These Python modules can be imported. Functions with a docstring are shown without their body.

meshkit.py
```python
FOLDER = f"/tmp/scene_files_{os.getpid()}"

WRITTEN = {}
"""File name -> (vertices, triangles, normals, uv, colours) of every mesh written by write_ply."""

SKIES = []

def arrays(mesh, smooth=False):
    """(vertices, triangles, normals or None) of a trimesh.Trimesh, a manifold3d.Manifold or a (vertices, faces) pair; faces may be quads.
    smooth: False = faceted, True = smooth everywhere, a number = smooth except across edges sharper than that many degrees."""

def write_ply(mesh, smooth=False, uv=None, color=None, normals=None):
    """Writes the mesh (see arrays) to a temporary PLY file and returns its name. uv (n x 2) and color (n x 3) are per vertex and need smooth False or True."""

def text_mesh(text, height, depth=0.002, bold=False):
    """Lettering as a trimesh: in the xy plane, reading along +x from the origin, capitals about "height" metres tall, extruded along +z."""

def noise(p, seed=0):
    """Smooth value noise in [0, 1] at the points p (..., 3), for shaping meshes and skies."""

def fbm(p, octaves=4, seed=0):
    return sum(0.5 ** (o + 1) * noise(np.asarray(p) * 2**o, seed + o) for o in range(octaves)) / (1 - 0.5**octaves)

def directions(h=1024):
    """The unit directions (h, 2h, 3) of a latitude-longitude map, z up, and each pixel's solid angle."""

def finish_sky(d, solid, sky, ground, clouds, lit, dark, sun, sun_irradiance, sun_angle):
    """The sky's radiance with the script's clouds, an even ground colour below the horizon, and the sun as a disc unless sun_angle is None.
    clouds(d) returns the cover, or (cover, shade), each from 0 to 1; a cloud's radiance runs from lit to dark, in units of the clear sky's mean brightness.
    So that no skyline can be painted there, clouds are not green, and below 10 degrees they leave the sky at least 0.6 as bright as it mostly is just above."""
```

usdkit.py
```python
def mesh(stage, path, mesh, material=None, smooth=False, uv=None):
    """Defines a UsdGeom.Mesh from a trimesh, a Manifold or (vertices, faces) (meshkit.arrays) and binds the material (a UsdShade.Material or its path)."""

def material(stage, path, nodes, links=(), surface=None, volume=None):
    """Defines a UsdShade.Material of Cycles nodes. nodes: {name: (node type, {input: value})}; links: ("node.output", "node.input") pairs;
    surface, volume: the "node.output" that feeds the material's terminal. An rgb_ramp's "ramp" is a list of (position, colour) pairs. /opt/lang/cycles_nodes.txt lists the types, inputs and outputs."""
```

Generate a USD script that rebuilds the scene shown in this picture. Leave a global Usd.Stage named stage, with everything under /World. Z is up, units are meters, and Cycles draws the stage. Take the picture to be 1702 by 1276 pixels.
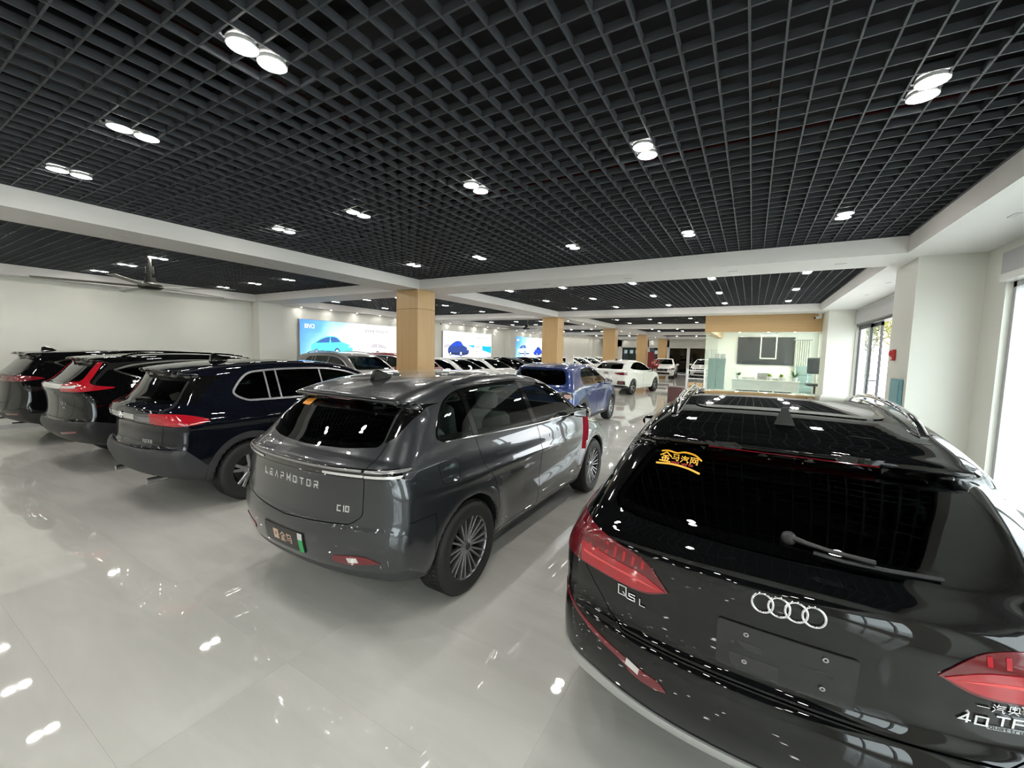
import itertools, math, random, re
import numpy as np
import trimesh
import manifold3d as m3
import meshkit, usdkit
from pxr import Gf, Sdf, Usd, UsdGeom, UsdLux, UsdShade, Vt
from scipy import ndimage
from scipy.interpolate import CubicSpline
from shapely import affinity
from shapely.geometry import LineString, Point, Polygon, box as sbox
from shapely.geometry.polygon import orient
from shapely.ops import unary_union

stage = Usd.Stage.CreateInMemory()
UsdGeom.SetStageUpAxis(stage, UsdGeom.Tokens.z)
UsdGeom.SetStageMetersPerUnit(stage, 1.0)
UsdGeom.Xform.Define(stage, '/World')
UsdGeom.Scope.Define(stage, '/World/Looks')

# ---------------------------------------------------------------- camera
FPX, YAW, PITCH, ROLL, EYE = 680.0, 0.5284518, 0.0813237285, 0.0225617253, 1.9104
cam = UsdGeom.Camera.Define(stage, '/World/camera')
_f = np.array([-math.sin(YAW) * math.cos(PITCH), math.cos(YAW) * math.cos(PITCH), -math.sin(PITCH)])
_r = np.array([math.cos(YAW), math.sin(YAW), 0])
_u = np.cross(_r, _f)
_r, _u = math.cos(ROLL) * _r + math.sin(ROLL) * _u, -math.sin(ROLL) * _r + math.cos(ROLL) * _u
cam.AddTransformOp().Set(Gf.Matrix4d(*_r, 0, *_u, 0, *(-_f), 0, 0, 0, EYE, 1))
cam.CreateHorizontalApertureAttr(36.0)
cam.CreateVerticalApertureAttr(36.0 * 1276 / 1702)
cam.CreateFocalLengthAttr(FPX * 36.0 / 1702)
cam.CreateClippingRangeAttr(Gf.Vec2f(.05, 500))
cam.CreateExposureAttr(1.28)

# ---------------------------------------------------------------- daylight outside
sky = UsdLux.DomeLight.Define(stage, '/World/sky')
sky.CreateColorAttr(Gf.Vec3f(.92, .96, 1.0))
sky.CreateIntensityAttr(1.05)
LAMP = 60.0      # radiance of the downlights' faces
# ---------------------------------------------------------------- mesh helpers
def cr(pts, n=10):
    """Open centripetal Catmull-Rom through pts; a third entry of 1 marks a corner."""
    P = [np.array(p[:2], float) for p in pts]
    corner = [len(p) > 2 and p[2] == 1 for p in pts]
    cuts = [0] + [i for i in range(1, len(P) - 1) if corner[i]] + [len(P) - 1]
    out = []
    for a, b in zip(cuts[:-1], cuts[1:]):
        Q = P[a:b + 1]
        if len(Q) == 2:
            out += [Q[0]]
            continue
        Q = [2 * Q[0] - Q[1]] + Q + [2 * Q[-1] - Q[-2]]
        for i in range(1, len(Q) - 2):
            p0, p1, p2, p3 = Q[i - 1:i + 3]
            t0 = 0.0
            t1 = t0 + max(np.linalg.norm(p1 - p0), 1e-6) ** .5
            t2 = t1 + max(np.linalg.norm(p2 - p1), 1e-6) ** .5
            t3 = t2 + max(np.linalg.norm(p3 - p2), 1e-6) ** .5
            for t in np.linspace(t1, t2, n, endpoint=False):
                A1 = (t1 - t) / (t1 - t0) * p0 + (t - t0) / (t1 - t0) * p1
                A2 = (t2 - t) / (t2 - t1) * p1 + (t - t1) / (t2 - t1) * p2
                A3 = (t3 - t) / (t3 - t2) * p2 + (t - t2) / (t3 - t2) * p3
                B1 = (t2 - t) / (t2 - t0) * A1 + (t - t0) / (t2 - t0) * A2
                B2 = (t3 - t) / (t3 - t1) * A2 + (t - t1) / (t3 - t1) * A3
                out.append((t2 - t) / (t2 - t1) * B1 + (t - t1) / (t2 - t1) * B2)
    out.append(P[-1])
    return np.array(out)


def closed(pts, n=8):
    """Closed smooth outline (corners as in cr); the first point is treated as a corner."""
    return cr(list(pts) + [tuple(pts[0][:2])], n)[:-1]


def rpoly(pts, r=.02):
    """Polygon with all its corners rounded."""
    g = Polygon(pts).buffer(0)
    return g.buffer(-r, quad_segs=6).buffer(2 * r, quad_segs=6).buffer(-r, quad_segs=6)


def as_poly(p):
    return p if hasattr(p, 'geom_type') else Polygon(np.asarray(p)[:, :2]).buffer(0)


def cs_of(poly):
    poly = as_poly(poly)
    rings = []
    for g in getattr(poly, 'geoms', [poly]):
        if g.geom_type != 'Polygon' or g.is_empty:
            continue
        rings.append(np.asarray(orient(g).exterior.coords)[:-1])
        rings += [np.asarray(i.coords)[:-1] for i in orient(g).interiors]
    return m3.CrossSection(rings, m3.FillRule.EvenOdd)


def prism(poly, axis, a, b):
    """Extrusion of a 2-D outline along an axis: 'x' takes (y,z), 'y' takes (x,z), 'z' takes (x,y)."""
    m = m3.Manifold.extrude(cs_of(poly), b - a)
    if axis == 'z':
        return m.translate((0, 0, a))
    if axis == 'x':   # (u,v,w) -> (w,u,v)
        return m.transform([[0, 0, 1, a], [1, 0, 0, 0], [0, 1, 0, 0]])
    # axis y: (u,v,w) -> (u,-w,v)
    return m.transform([[1, 0, 0, 0], [0, 0, -1, b], [0, 1, 0, 0]])


def tm_of(m):
    q = m.to_mesh()
    return trimesh.Trimesh(np.array(q.vert_properties[:, :3], float), np.array(q.tri_verts, int), process=False)


def mf_of(v, f):
    return m3.Manifold(m3.Mesh(np.asarray(v, np.float32), np.asarray(f, np.uint32)))


def box(c, s, r=0.0, seg=2):
    """Axis-aligned box: centre, size, optional rounded edges."""
    c, s = np.array(c, float), np.array(s, float)
    if r <= 0:
        m = trimesh.creation.box(s)
        m.apply_translation(c)
        return m
    r = min(r, s.min() / 2 * .98)
    sp = m3.Manifold.sphere(r, 4 * seg)
    hs = s / 2 - r
    parts = [sp.translate(tuple(hs * np.array(k))) for k in itertools.product((-1, 1), repeat=3)]
    m = tm_of(m3.Manifold.batch_hull(parts))
    m.apply_translation(c)
    return m


def cyl(p0, p1, r, n=16, r1=None):
    p0, p1 = np.array(p0, float), np.array(p1, float)
    d = p1 - p0
    L = np.linalg.norm(d)
    m = tm_of(m3.Manifold.cylinder(L, r, r if r1 is None else r1, n))
    m.apply_transform(trimesh.geometry.align_vectors([0, 0, 1], d / L))
    m.apply_translation(p0)
    return m


def tube(points, r, sides=8, closed_loop=False, flat=1.0):
    """A polyline with a round section; flat squashes the section along its second axis."""
    p = np.asarray(points, float)
    n = len(p)
    t = np.roll(p, -1, 0) - np.roll(p, 1, 0) if closed_loop else np.gradient(p, axis=0)
    t /= np.linalg.norm(t, axis=1, keepdims=True) + 1e-12
    ref = np.array([0, 0, 1.0])
    if np.abs(t @ ref).max() > .95:
        ref = np.array([1.0, 0.13, 0.0])
    a = np.cross(t, ref)
    a /= np.linalg.norm(a, axis=1, keepdims=True) + 1e-12
    b = np.cross(a, t)
    ang = np.arange(sides) * 2 * np.pi / sides
    rr = np.broadcast_to(r, (n,))[:, None, None]
    v = p[:, None] + rr * (np.cos(ang)[None, :, None] * a[:, None] + flat * np.sin(ang)[None, :, None] * b[:, None])
    m = n if closed_loop else n - 1
    f = []
    for i in range(m):
        for j in range(sides):
            q = [i * sides + j, i * sides + (j + 1) % sides, ((i + 1) % n) * sides + (j + 1) % sides, ((i + 1) % n) * sides + j]
            f += [[q[0], q[1], q[2]], [q[0], q[2], q[3]]]
    v = v.reshape(-1, 3)
    if not closed_loop:
        c0, c1 = len(v), len(v) + 1
        v = np.vstack([v, p[0], p[-1]])
        for j in range(sides):
            f.append([c0, (j + 1) % sides, j])
            f.append([c1, (n - 1) * sides + j, (n - 1) * sides + (j + 1) % sides])
    m = trimesh.Trimesh(v, np.array(f), process=False)
    if m.volume < 0:
        m.invert()
    return m


def lathe(prof, n=48):
    """Revolve (r, h) about the y axis (h along +y); closed outline."""
    p = np.asarray(prof, float)
    k = len(p)
    ang = np.arange(n) * 2 * np.pi / n
    v = np.stack([np.outer(np.cos(ang), p[:, 0]), np.broadcast_to(p[:, 1], (n, k)), np.outer(np.sin(ang), p[:, 0])], -1).reshape(-1, 3)
    i, j = np.meshgrid(np.arange(n), np.arange(k), indexing='ij')
    q = np.stack([i * k + j, i * k + (j + 1) % k, ((i + 1) % n) * k + (j + 1) % k, ((i + 1) % n) * k + j], -1).reshape(-1, 4)
    m = trimesh.Trimesh(v, np.vstack([q[:, [0, 1, 2]], q[:, [0, 2, 3]]]), process=False)
    if m.volume < 0:
        m.invert()
    return m


def cat(ms):
    ms = [m for m in ms if m is not None]
    return trimesh.util.concatenate(ms)


def moved(m, loc=(0, 0, 0), rz=0.0, M=None):
    m = m.copy()
    if M is not None:
        m.apply_transform(M)
    if rz:
        m.apply_transform(trimesh.transformations.rotation_matrix(rz, [0, 0, 1]))
    m.apply_translation(loc)
    return m


# ---------------------------------------------------------------- scene helpers
NAMES = {}


def fresh(parent, name):
    k = (parent, name)
    n = NAMES.get(k, 0)
    NAMES[k] = n + 1
    return f'{parent}/{name}' + (f'_{n:03d}' if n else '')


def setd(prim, **kw):
    for k, v in kw.items():
        if v:
            prim.SetCustomDataByKey(k, v)


def put(name, mesh, mat, parent='/World', smooth=35, label=None, category=None, group=None, kind=None, normals=None):
    """One Mesh prim; returns its path."""
    path = fresh(parent, name)
    m = usdkit.mesh(stage, path, mesh, mat, smooth=smooth if normals is None else False)
    if normals is not None:
        m.CreateNormalsAttr(Vt.Vec3fArray.FromNumpy(np.asarray(normals, np.float32)))
        m.SetNormalsInterpolation('vertex')
    setd(m.GetPrim(), label=label, category=category, group=group, kind=kind)
    return path


def thing(name, loc, rz, label, category, group=None, kind=None):
    path = fresh('/World', name)
    x = UsdGeom.Xform.Define(stage, path)
    x.AddTranslateOp().Set(Gf.Vec3d(*map(float, loc)))
    x.AddRotateZOp().Set(float(rz))
    setd(x.GetPrim(), label=label, category=category, group=group, kind=kind)
    return path


def again(src, loc, rz, label, category=None, group=None, name=None):
    """Another individual of a thing built before: an instanceable reference to its parts."""
    p = stage.GetPrimAtPath(src)
    was = p.GetCustomData()
    base = name or re.sub(r'_\d\d\d$', '', src.split('/')[-1])
    path = fresh('/World', base)
    x = UsdGeom.Xform.Define(stage, path)
    x.AddTranslateOp().Set(Gf.Vec3d(*map(float, loc)))
    x.AddRotateZOp().Set(float(rz))
    x.GetPrim().GetReferences().AddInternalReference(src)
    x.GetPrim().SetInstanceable(True)
    setd(x.GetPrim(), label=label, category=category or was.get('category'), group=group or was.get('group'))
    return path


def glyph(strokes, size, w, depth, adv=None):
    """A character drawn as thick strokes on a unit square (x right, y up); returns a shapely shape scaled to size."""
    g = unary_union([LineString(s).buffer(w / 2, cap_style='square', join_style='mitre') for s in strokes])
    return affinity.scale(g, size, size, origin=(0, 0))


def extrude2d(g, depth):
    return tm_of(m3.Manifold.extrude(cs_of(g), depth))
# ---------------------------------------------------------------- car bodies
# A body is the zero level of a smooth field: a side silhouette, bent by the plan curve of nose and tail and
# by the roof's crown, meets a half-width that varies with height and length. x runs forward from the rear end.
def smax(a, b, k):
    h = np.maximum(k - np.abs(a - b), 0) / k
    return np.maximum(a, b) + h * h * k * .25


def sdf2(poly, xs, zs):
    X, Z = np.meshgrid(xs, zs, indexing='ij')
    p = np.stack([X.ravel(), Z.ravel()], 1)
    a, b = poly, np.roll(poly, -1, 0)
    best = np.full(len(p), 1e9)
    inside = np.zeros(len(p), bool)
    for (x0, z0), (x1, z1) in zip(a, b):
        d = np.array([x1 - x0, z1 - z0])
        w = p - [x0, z0]
        t = np.clip((w @ d) / max(d @ d, 1e-12), 0, 1)
        e = w - t[:, None] * d
        best = np.minimum(best, (e * e).sum(1))
        if z0 != z1:
            c = ((z0 > p[:, 1]) != (z1 > p[:, 1])) & (p[:, 0] < (x1 - x0) * (p[:, 1] - z0) / (z1 - z0) + x0)
            inside ^= c
    return (np.sqrt(best) * np.where(inside, -1, 1)).reshape(X.shape)


class Field:
    def __init__(s, profile, width, L, W, rear=(.22, 2.2, 1.3), front=(.35, 2.2, 1.4), crown=.05, rear_in=None, front_in=None, k=.10,
                 wheels=(), arch=None, flare=None, bumps=(), kroof=None):
        s.L, s.W = L, W / 2
        prof = closed(profile, 8)
        s.x0, s.z0, s.d = -.35, -.15, .0125
        xs = np.arange(s.x0, L + .35, s.d)
        zs = np.arange(s.z0, 2.15, s.d)
        s.coef = ndimage.spline_filter(sdf2(prof, xs, zs), 3)
        z, w = np.array(width).T
        s.tz = np.linspace(-.2, 2.2, 2401)
        s.tw = np.interp(s.tz, z, w) if len(z) < 4 else np.clip(CubicSpline(z, w, bc_type='natural')(np.clip(s.tz, z[0], z[-1])), .2, 1.4)
        s.rear, s.front, s.crown, s.k = rear, front, crown, k
        s.rear_in, s.front_in = rear_in, front_in
        s.wheels, s.arch, s.flare, s.bumps = wheels, arch, flare, bumps
        s.kroof = kroof or k

    def half(s, x, z):
        w = np.interp(z, s.tz, s.tw)
        for tab, x_at, sign in ((s.rear_in, 0, 1), (s.front_in, s.L, -1)):
            if tab:   # (z, inset at the very end, length over which it fades)
                zz, a, l = np.array(tab).T
                amt, ln = np.interp(z, zz, a), np.interp(z, zz, l)
                u = np.clip(1 - sign * (x - x_at) / ln, 0, 1.4)
                w = w - amt * u ** 2.4
        if s.flare:
            amp, R, sig, zc = s.flare
            for xw in s.wheels:
                r = np.hypot(x - xw, z - zc)
                w = w + amp * np.exp(-((r - R) / sig) ** 2)
        for fn in s.bumps:
            w = w + fn(x, z)
        return w

    def __call__(s, p):
        x, y, z = p[:, 0], np.abs(p[:, 1]), p[:, 2]
        u = y / s.W
        kr, pr, fr = s.rear
        kf, pf, ff = s.front
        br = np.clip(1 - x / fr, 0, 1)
        bf = np.clip(1 - (s.L - x) / ff, 0, 1)
        br, bf = br * br * (3 - 2 * br), bf * bf * (3 - 2 * bf)
        up = np.minimum(u, 1.15)
        xs = x - kr * up ** pr * br + kf * up ** pf * bf
        cz = np.clip((z - .75) / .5, 0, 1)
        zs = z + s.crown * up ** 2 * cz
        a = ndimage.map_coordinates(s.coef, [(xs - s.x0) / s.d, (zs - s.z0) / s.d], order=3, mode='nearest', prefilter=False)
        w = s.half(x, z)
        e = .01
        gz = (s.half(x, z + e) - w) / e
        b = (y - w) / np.sqrt(1 + np.clip(gz, -3, 3) ** 2)
        kk = s.k + (s.kroof - s.k) * np.clip((z - .9) / .4, 0, 1)
        h = np.maximum(kk - np.abs(a - b), 0) / kk
        f = np.maximum(a, b) + h * h * kk * .25
        if s.arch:
            R, zc, y_in = s.arch
            for xw in s.wheels:
                c = smax(np.hypot(x - xw, z - zc) - R, y_in - y, .03)
                f = smax(f, -c, .012)
        return f

    def grad(s, p, e=.004):
        g = np.empty_like(p)
        for k in range(3):
            d = np.zeros(3)
            d[k] = e
            g[:, k] = (s(p + d) - s(p - d)) / (2 * e)
        return g


def surface_nets(F, org, h):
    n = np.array(F.shape) - 1
    neg = F < 0
    c = np.zeros(n, np.uint8)
    for o in itertools.product((0, 1), repeat=3):
        c += neg[o[0]:n[0] + o[0], o[1]:n[1] + o[1], o[2]:n[2] + o[2]]
    cells = np.argwhere((c > 0) & (c < 8))
    ids = np.full(n, -1, np.int64)
    ids[tuple(cells.T)] = np.arange(len(cells))
    acc, cnt = np.zeros((len(cells), 3)), np.zeros(len(cells))
    for ax in range(3):
        o1, o2 = [q for q in range(3) if q != ax]
        for a, b in itertools.product((0, 1), repeat=2):
            off = np.zeros(3, int)
            off[o1], off[o2] = a, b
            i0 = cells + off
            i1 = i0.copy()
            i1[:, ax] += 1
            f0, f1 = F[tuple(i0.T)], F[tuple(i1.T)]
            m = (f0 < 0) != (f1 < 0)
            t = f0[m] / (f0[m] - f1[m])
            q = i0[m].astype(float)
            q[:, ax] += t
            acc[m] += q
            cnt[m] += 1
    v = acc / cnt[:, None] * h + org
    quads = []
    for ax in range(3):
        o1, o2 = [(1, 2), (2, 0), (0, 1)][ax]
        sl0, sl1 = [slice(None)] * 3, [slice(None)] * 3
        sl0[ax], sl1[ax] = slice(0, -1), slice(1, None)
        e = np.argwhere(neg[tuple(sl0)] != neg[tuple(sl1)])
        e = e[(e[:, o1] > 0) & (e[:, o2] > 0) & (e[:, o1] < n[o1]) & (e[:, o2] < n[o2])]
        s0 = neg[tuple(e.T)]
        d1, d2 = np.zeros(3, int), np.zeros(3, int)
        d1[o1], d2[o2] = 1, 1
        q = np.stack([ids[tuple((e - d1 - d2).T)], ids[tuple((e - d2).T)], ids[tuple(e.T)], ids[tuple((e - d1).T)]], 1)
        q[~s0] = q[~s0][:, ::-1]
        quads.append(q)
    q = np.vstack(quads)
    # split along the shorter diagonal
    A = np.linalg.norm(v[q[:, 0]] - v[q[:, 2]], axis=1) <= np.linalg.norm(v[q[:, 1]] - v[q[:, 3]], axis=1)
    f = np.vstack([q[A][:, [0, 1, 2]], q[A][:, [0, 2, 3]], q[~A][:, [0, 1, 3]], q[~A][:, [1, 2, 3]]])
    return v, f


class Body:
    """The solid of a field, its thin skin (cut up into panels) and the dark core below it."""

    def __init__(s, field, h=.03, t=.018, cavity=None):
        s.f, s.h = field, h
        L, W = field.L, field.W
        xs = np.arange(-.12, L + .12, h)
        ny = int(np.ceil((W + .12) / h))
        ys = (np.arange(ny) + .5) * h
        zs = np.arange(.06, 1.95, h)
        G = np.empty((len(xs), ny, len(zs)), np.float32)
        Y, Z = np.meshgrid(ys, zs, indexing='ij')
        q = np.empty((ny * len(zs) * 16, 3))
        for i in range(0, len(xs), 16):
            xx = xs[i:i + 16]
            p = np.stack([np.repeat(xx, Y.size), np.tile(Y.ravel(), len(xx)), np.tile(Z.ravel(), len(xx))], 1)
            G[i:i + 16] = field(p).reshape(len(xx), ny, len(zs))
        s.G = np.concatenate([G[:, ::-1], G], 1)
        s.org = np.array([xs[0], -ys[-1], zs[0]])
        s.outer = s.level(0.0)
        s.inner = s.level(-t)
        s.skin = s.outer - s.inner
        s.core = s.inner
        if cavity:
            s.core = s.inner - (s.level(-.07) ^ cavity)

    def level(s, c):
        F = s.G - c
        F[np.abs(F) < 1e-6] = 1e-6
        v, f = surface_nets(F, s.org, s.h)
        g = s.f.grad(v) if c == 0 else None
        for _ in range(2 if c == 0 else 0):
            st = (s.f(v) - c) / np.maximum((g * g).sum(1), .25)
            d = st[:, None] * g
            ln = np.linalg.norm(d, axis=1, keepdims=True)
            v = v - d * np.minimum(1, .5 * s.h / np.maximum(ln, 1e-9))
        m = mf_of(v, f)
        if m.status() != m3.Error.NoError:
            print('surface not closed', m.status(), len(v))
        return m

    def take(s, pr, gap=.004, inset=True):
        """Cuts the part of the skin inside a prism (a Manifold) away from the skin and returns it."""
        piece = s.skin ^ pr
        s.skin = s.skin - pr
        return piece

    def finish(s, m, push=0.0):
        """(mesh, normals) of a cut piece: exact normals on the body's surface, flat ones on the cut edges."""
        t = tm_of(m)
        v, f = t.vertices, t.faces
        if not len(f):
            return None, None
        on = np.abs(s.f(v)) < .0035
        g = np.zeros_like(v)
        idx = np.where(on)[0]
        if len(idx):
            gg = s.f.grad(v[idx])
            g[idx] = gg / np.maximum(np.linalg.norm(gg, axis=1, keepdims=True), 1e-9)
        fn = t.face_normals
        outer = on[f].all(1) & ((g[f].sum(1) * fn).sum(1) > 1.6)
        vs = v + push * g if push else v
        fo, ff = f[outer], f[~outer]
        keep = np.unique(fo)
        remap = np.full(len(v), -1)
        remap[keep] = np.arange(len(keep))
        V = np.vstack([vs[keep], vs[ff.ravel()]])
        N = np.vstack([g[keep], np.repeat(fn[~outer], 3, 0)])
        Fc = np.vstack([remap[fo], len(keep) + np.arange(len(ff) * 3).reshape(-1, 3)])
        return (V, Fc), N

    def add(s, name, m, mat, parent, push=0.0, label=None, kind=None):
        mesh, nor = s.finish(m, push)
        if mesh is None:
            print('empty piece', name)
            return None
        return put(name, mesh, mat, parent, normals=nor, label=label, kind=kind)

    def on(s, p, d, lift=0.0):
        """March from p along d to the surface; returns the points (lifted off by lift) and normals."""
        p, d = np.atleast_2d(np.asarray(p, float)).copy(), np.asarray(d, float)
        d = d / np.linalg.norm(d, axis=-1, keepdims=True)
        d = np.broadcast_to(d, p.shape)
        act = np.arange(len(p))
        for i in range(60):
            st = s.f(p[act])
            p[act] += np.clip(st, -.05, .4)[:, None] * (.9 if i < 12 else .75) * d[act]
            act = act[np.abs(st) > 2e-5]
            if not len(act):
                break
        g = s.f.grad(p)
        g /= np.linalg.norm(g, axis=1, keepdims=True)
        return p + lift * g, g

    def drape(s, g2, depth, axis, start, mirror=False, lift=.0005, res=.02):
        """Flat lettering or trim laid on the body: a 2-D shape in the plane of the axis, pushed onto the surface."""
        t = extrude2d(g2, depth)
        if res:
            v, f = trimesh.remesh.subdivide_to_size(t.vertices, t.faces, res)
            t = trimesh.Trimesh(v, f, process=True)
        v = t.vertices
        u, w, hgt = v[:, 0], v[:, 1], v[:, 2]
        if axis == 'x':      # from behind: shape drawn as seen by a viewer behind the car (u to the right = -y)
            p0, d = np.stack([np.full(len(v), start), -u, w], 1), [1, 0, 0]
        elif axis == '-x':   # from the front
            p0, d = np.stack([np.full(len(v), start), u, w], 1), [-1, 0, 0]
        elif axis == '-y':   # right-hand side of the car (y<0), seen from there: u forward
            p0, d = np.stack([u, np.full(len(v), start), w], 1), [0, 1, 0]
        elif axis == 'y':
            p0, d = np.stack([u, np.full(len(v), start), w], 1), [0, -1, 0]
        else:                # from above
            p0, d = np.stack([u, w, np.full(len(v), start)], 1), [0, 0, -1]
        q, n = s.on(p0, d)
        t = trimesh.Trimesh(q + n * (lift + hgt)[:, None], t.faces, process=False)
        if t.volume < 0:
            t.invert()
        return t

    def sweep(s, pts, axis, start, r, flat=1.0, lift=0.0, sides=8, loop=False):
        """A round trim rod following the surface along a 2-D path."""
        pts = np.asarray(pts, float)[:, :2]
        if axis == 'x':
            p0, d = np.stack([np.full(len(pts), start), pts[:, 0], pts[:, 1]], 1), [1, 0, 0]
        elif axis == '-y':
            p0, d = np.stack([pts[:, 0], np.full(len(pts), start), pts[:, 1]], 1), [0, 1, 0]
        elif axis == 'y':
            p0, d = np.stack([pts[:, 0], np.full(len(pts), start), pts[:, 1]], 1), [0, -1, 0]
        else:
            p0, d = np.stack([pts[:, 0], pts[:, 1], np.full(len(pts), start)], 1), [0, 0, -1]
        q, n = s.on(p0, d, lift)
        return tube(q, r, sides, loop, flat)


def ring(poly, w):
    p = as_poly(poly)
    return p.buffer(w, join_style='mitre', quad_segs=4).difference(p)


def wheel(parent, xw, side, yo, zc, R, rim, width, style, tire_mat, rim_mat, dark_mat, detail=1):
    """Tyre with its rim; side +1 is the left of the car, yo the outer face of the tyre."""
    s = 1 if side > 0 else -1
    n = 64 if detail else 32
    w = width
    prof = [(rim - .012, 0), (rim + .012, .004), (R * .5 + rim * .5, .012), (R - .035, .006), (R - .014, -.008), (R, -.035), (R, -w + .035),
            (R - .014, -w + .008), (R - .035, -w - .004), (rim + .012, -w), (rim - .012, -w), (rim - .02, -w * .5)]
    T = np.eye(4)
    if s < 0:
        T[1, 1] = -1
    T[:3, 3] = (xw, s * yo, zc)

    def place(m):
        m = m.copy()
        m.apply_transform(T)
        if m.volume < 0:
            m.invert()
        return m
    tire = [lathe(prof, n)]
    if detail:   # tread blocks across the running surface
        for row, (ya, yb) in enumerate(((-.03, -.075), (-.083, -.118), (-.126, -.165), (-.173, -w + .03))):
            for k in range(60):
                a = (k + .5 * (row % 2)) * 2 * np.pi / 60
                b = box((0, (ya + yb) / 2, 0), (.024, abs(ya - yb), .006))
                b.apply_translation((0, 0, R + .001))
                b.apply_transform(trimesh.transformations.rotation_matrix(a, [0, 1, 0]))
                tire.append(b)
    tp = put('tire', place(cat(tire)), tire_mat, parent, smooth=40)
    r = rim
    barrel = lathe([(r - .004, -.004), (r + .006, -.0), (r + .006, -w), (r - .004, -w), (r - .02, -w * .6), (r - .022, -.03), (r - .014, -.012)], n)
    face = [barrel]
    hub = lathe([(0.0, -.022), (.028, -.022), (.033, -.026), (.075, -.038), (.082, -.07), (.0, -.07)], 32)

    def spoke(a, w0, w1, r0, r1, d0, d1, th=.028):
        q = [(-w0, r0, d0), (w0, r0, d0), (w1, r1, d1), (-w1, r1, d1)]
        top = [(-w0 * .62, r0, d0 + .008), (w0 * .62, r0, d0 + .008), (w1 * .62, r1, d1 + .008), (-w1 * .62, r1, d1 + .008)]
        pts = np.array([(x, y, z) for x, z, y in q] + [(x, y - th, z) for x, z, y in q] + [(x, y, z) for x, z, y in top])
        m = trimesh.convex.convex_hull(pts)
        m.apply_transform(trimesh.transformations.rotation_matrix(a, [0, 1, 0]))
        return m
    if style == 'multi':       # ten pairs of fine spokes
        for k in range(10):
            a = k * 2 * np.pi / 10
            for d in (-.13, .13):
                m = spoke(0, .011, .008, .055, r - .012, -.04, -.016)
                m.apply_transform(trimesh.transformations.rotation_matrix(d * .55, [0, 1, 0]))
                m.apply_transform(trimesh.transformations.rotation_matrix(a + d * .9, [0, 1, 0]))
                face.append(m)
    elif style == 'five':
        for k in range(5):
            a = k * 2 * np.pi / 5
            for d in (-.17, .17):
                face.append(spoke(a + d, .018, .020, .04, r - .012, -.035, -.02))
            face.append(spoke(a, .03, .012, .04, r * .62, -.036, -.03))
    elif style == 'star':
        for k in range(5):
            face.append(spoke(k * 2 * np.pi / 5, .045, .032, .04, r - .012, -.03, -.018))
    else:                      # ten plain spokes
        for k in range(10):
            face.append(spoke(k * 2 * np.pi / 10, .02, .013, .05, r - .012, -.035, -.018))
    face.append(hub)
    rp = put('rim', place(cat(face)), rim_mat, tp, smooth=30)
    disc = lathe([(.0, -.10), (r * .72, -.10), (r * .72, -.125), (.0, -.125)], 40)
    drum = lathe([(.0, -.125), (r - .025, -.16), (r - .025, -.165), (.0, -.17)], 24)
    put('brake_disc', place(cat([disc, drum])), dark_mat, tp, smooth=30)
    if detail:
        put('hub_cap', place(lathe([(0, -.0215), (.024, -.0215), (.027, -.018), (0, -.018)], 24)), dark_mat, tp)
    return tp
# ---------------------------------------------------------------- materials
LK = '/World/Looks/'


def pbr(name, color, rough=.5, metal=0.0, **kw):
    return usdkit.material(stage, LK + name, {'p': ('principled_bsdf', dict(base_color=color, roughness=rough, metallic=metal, **kw))}, surface='p.BSDF')


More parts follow.
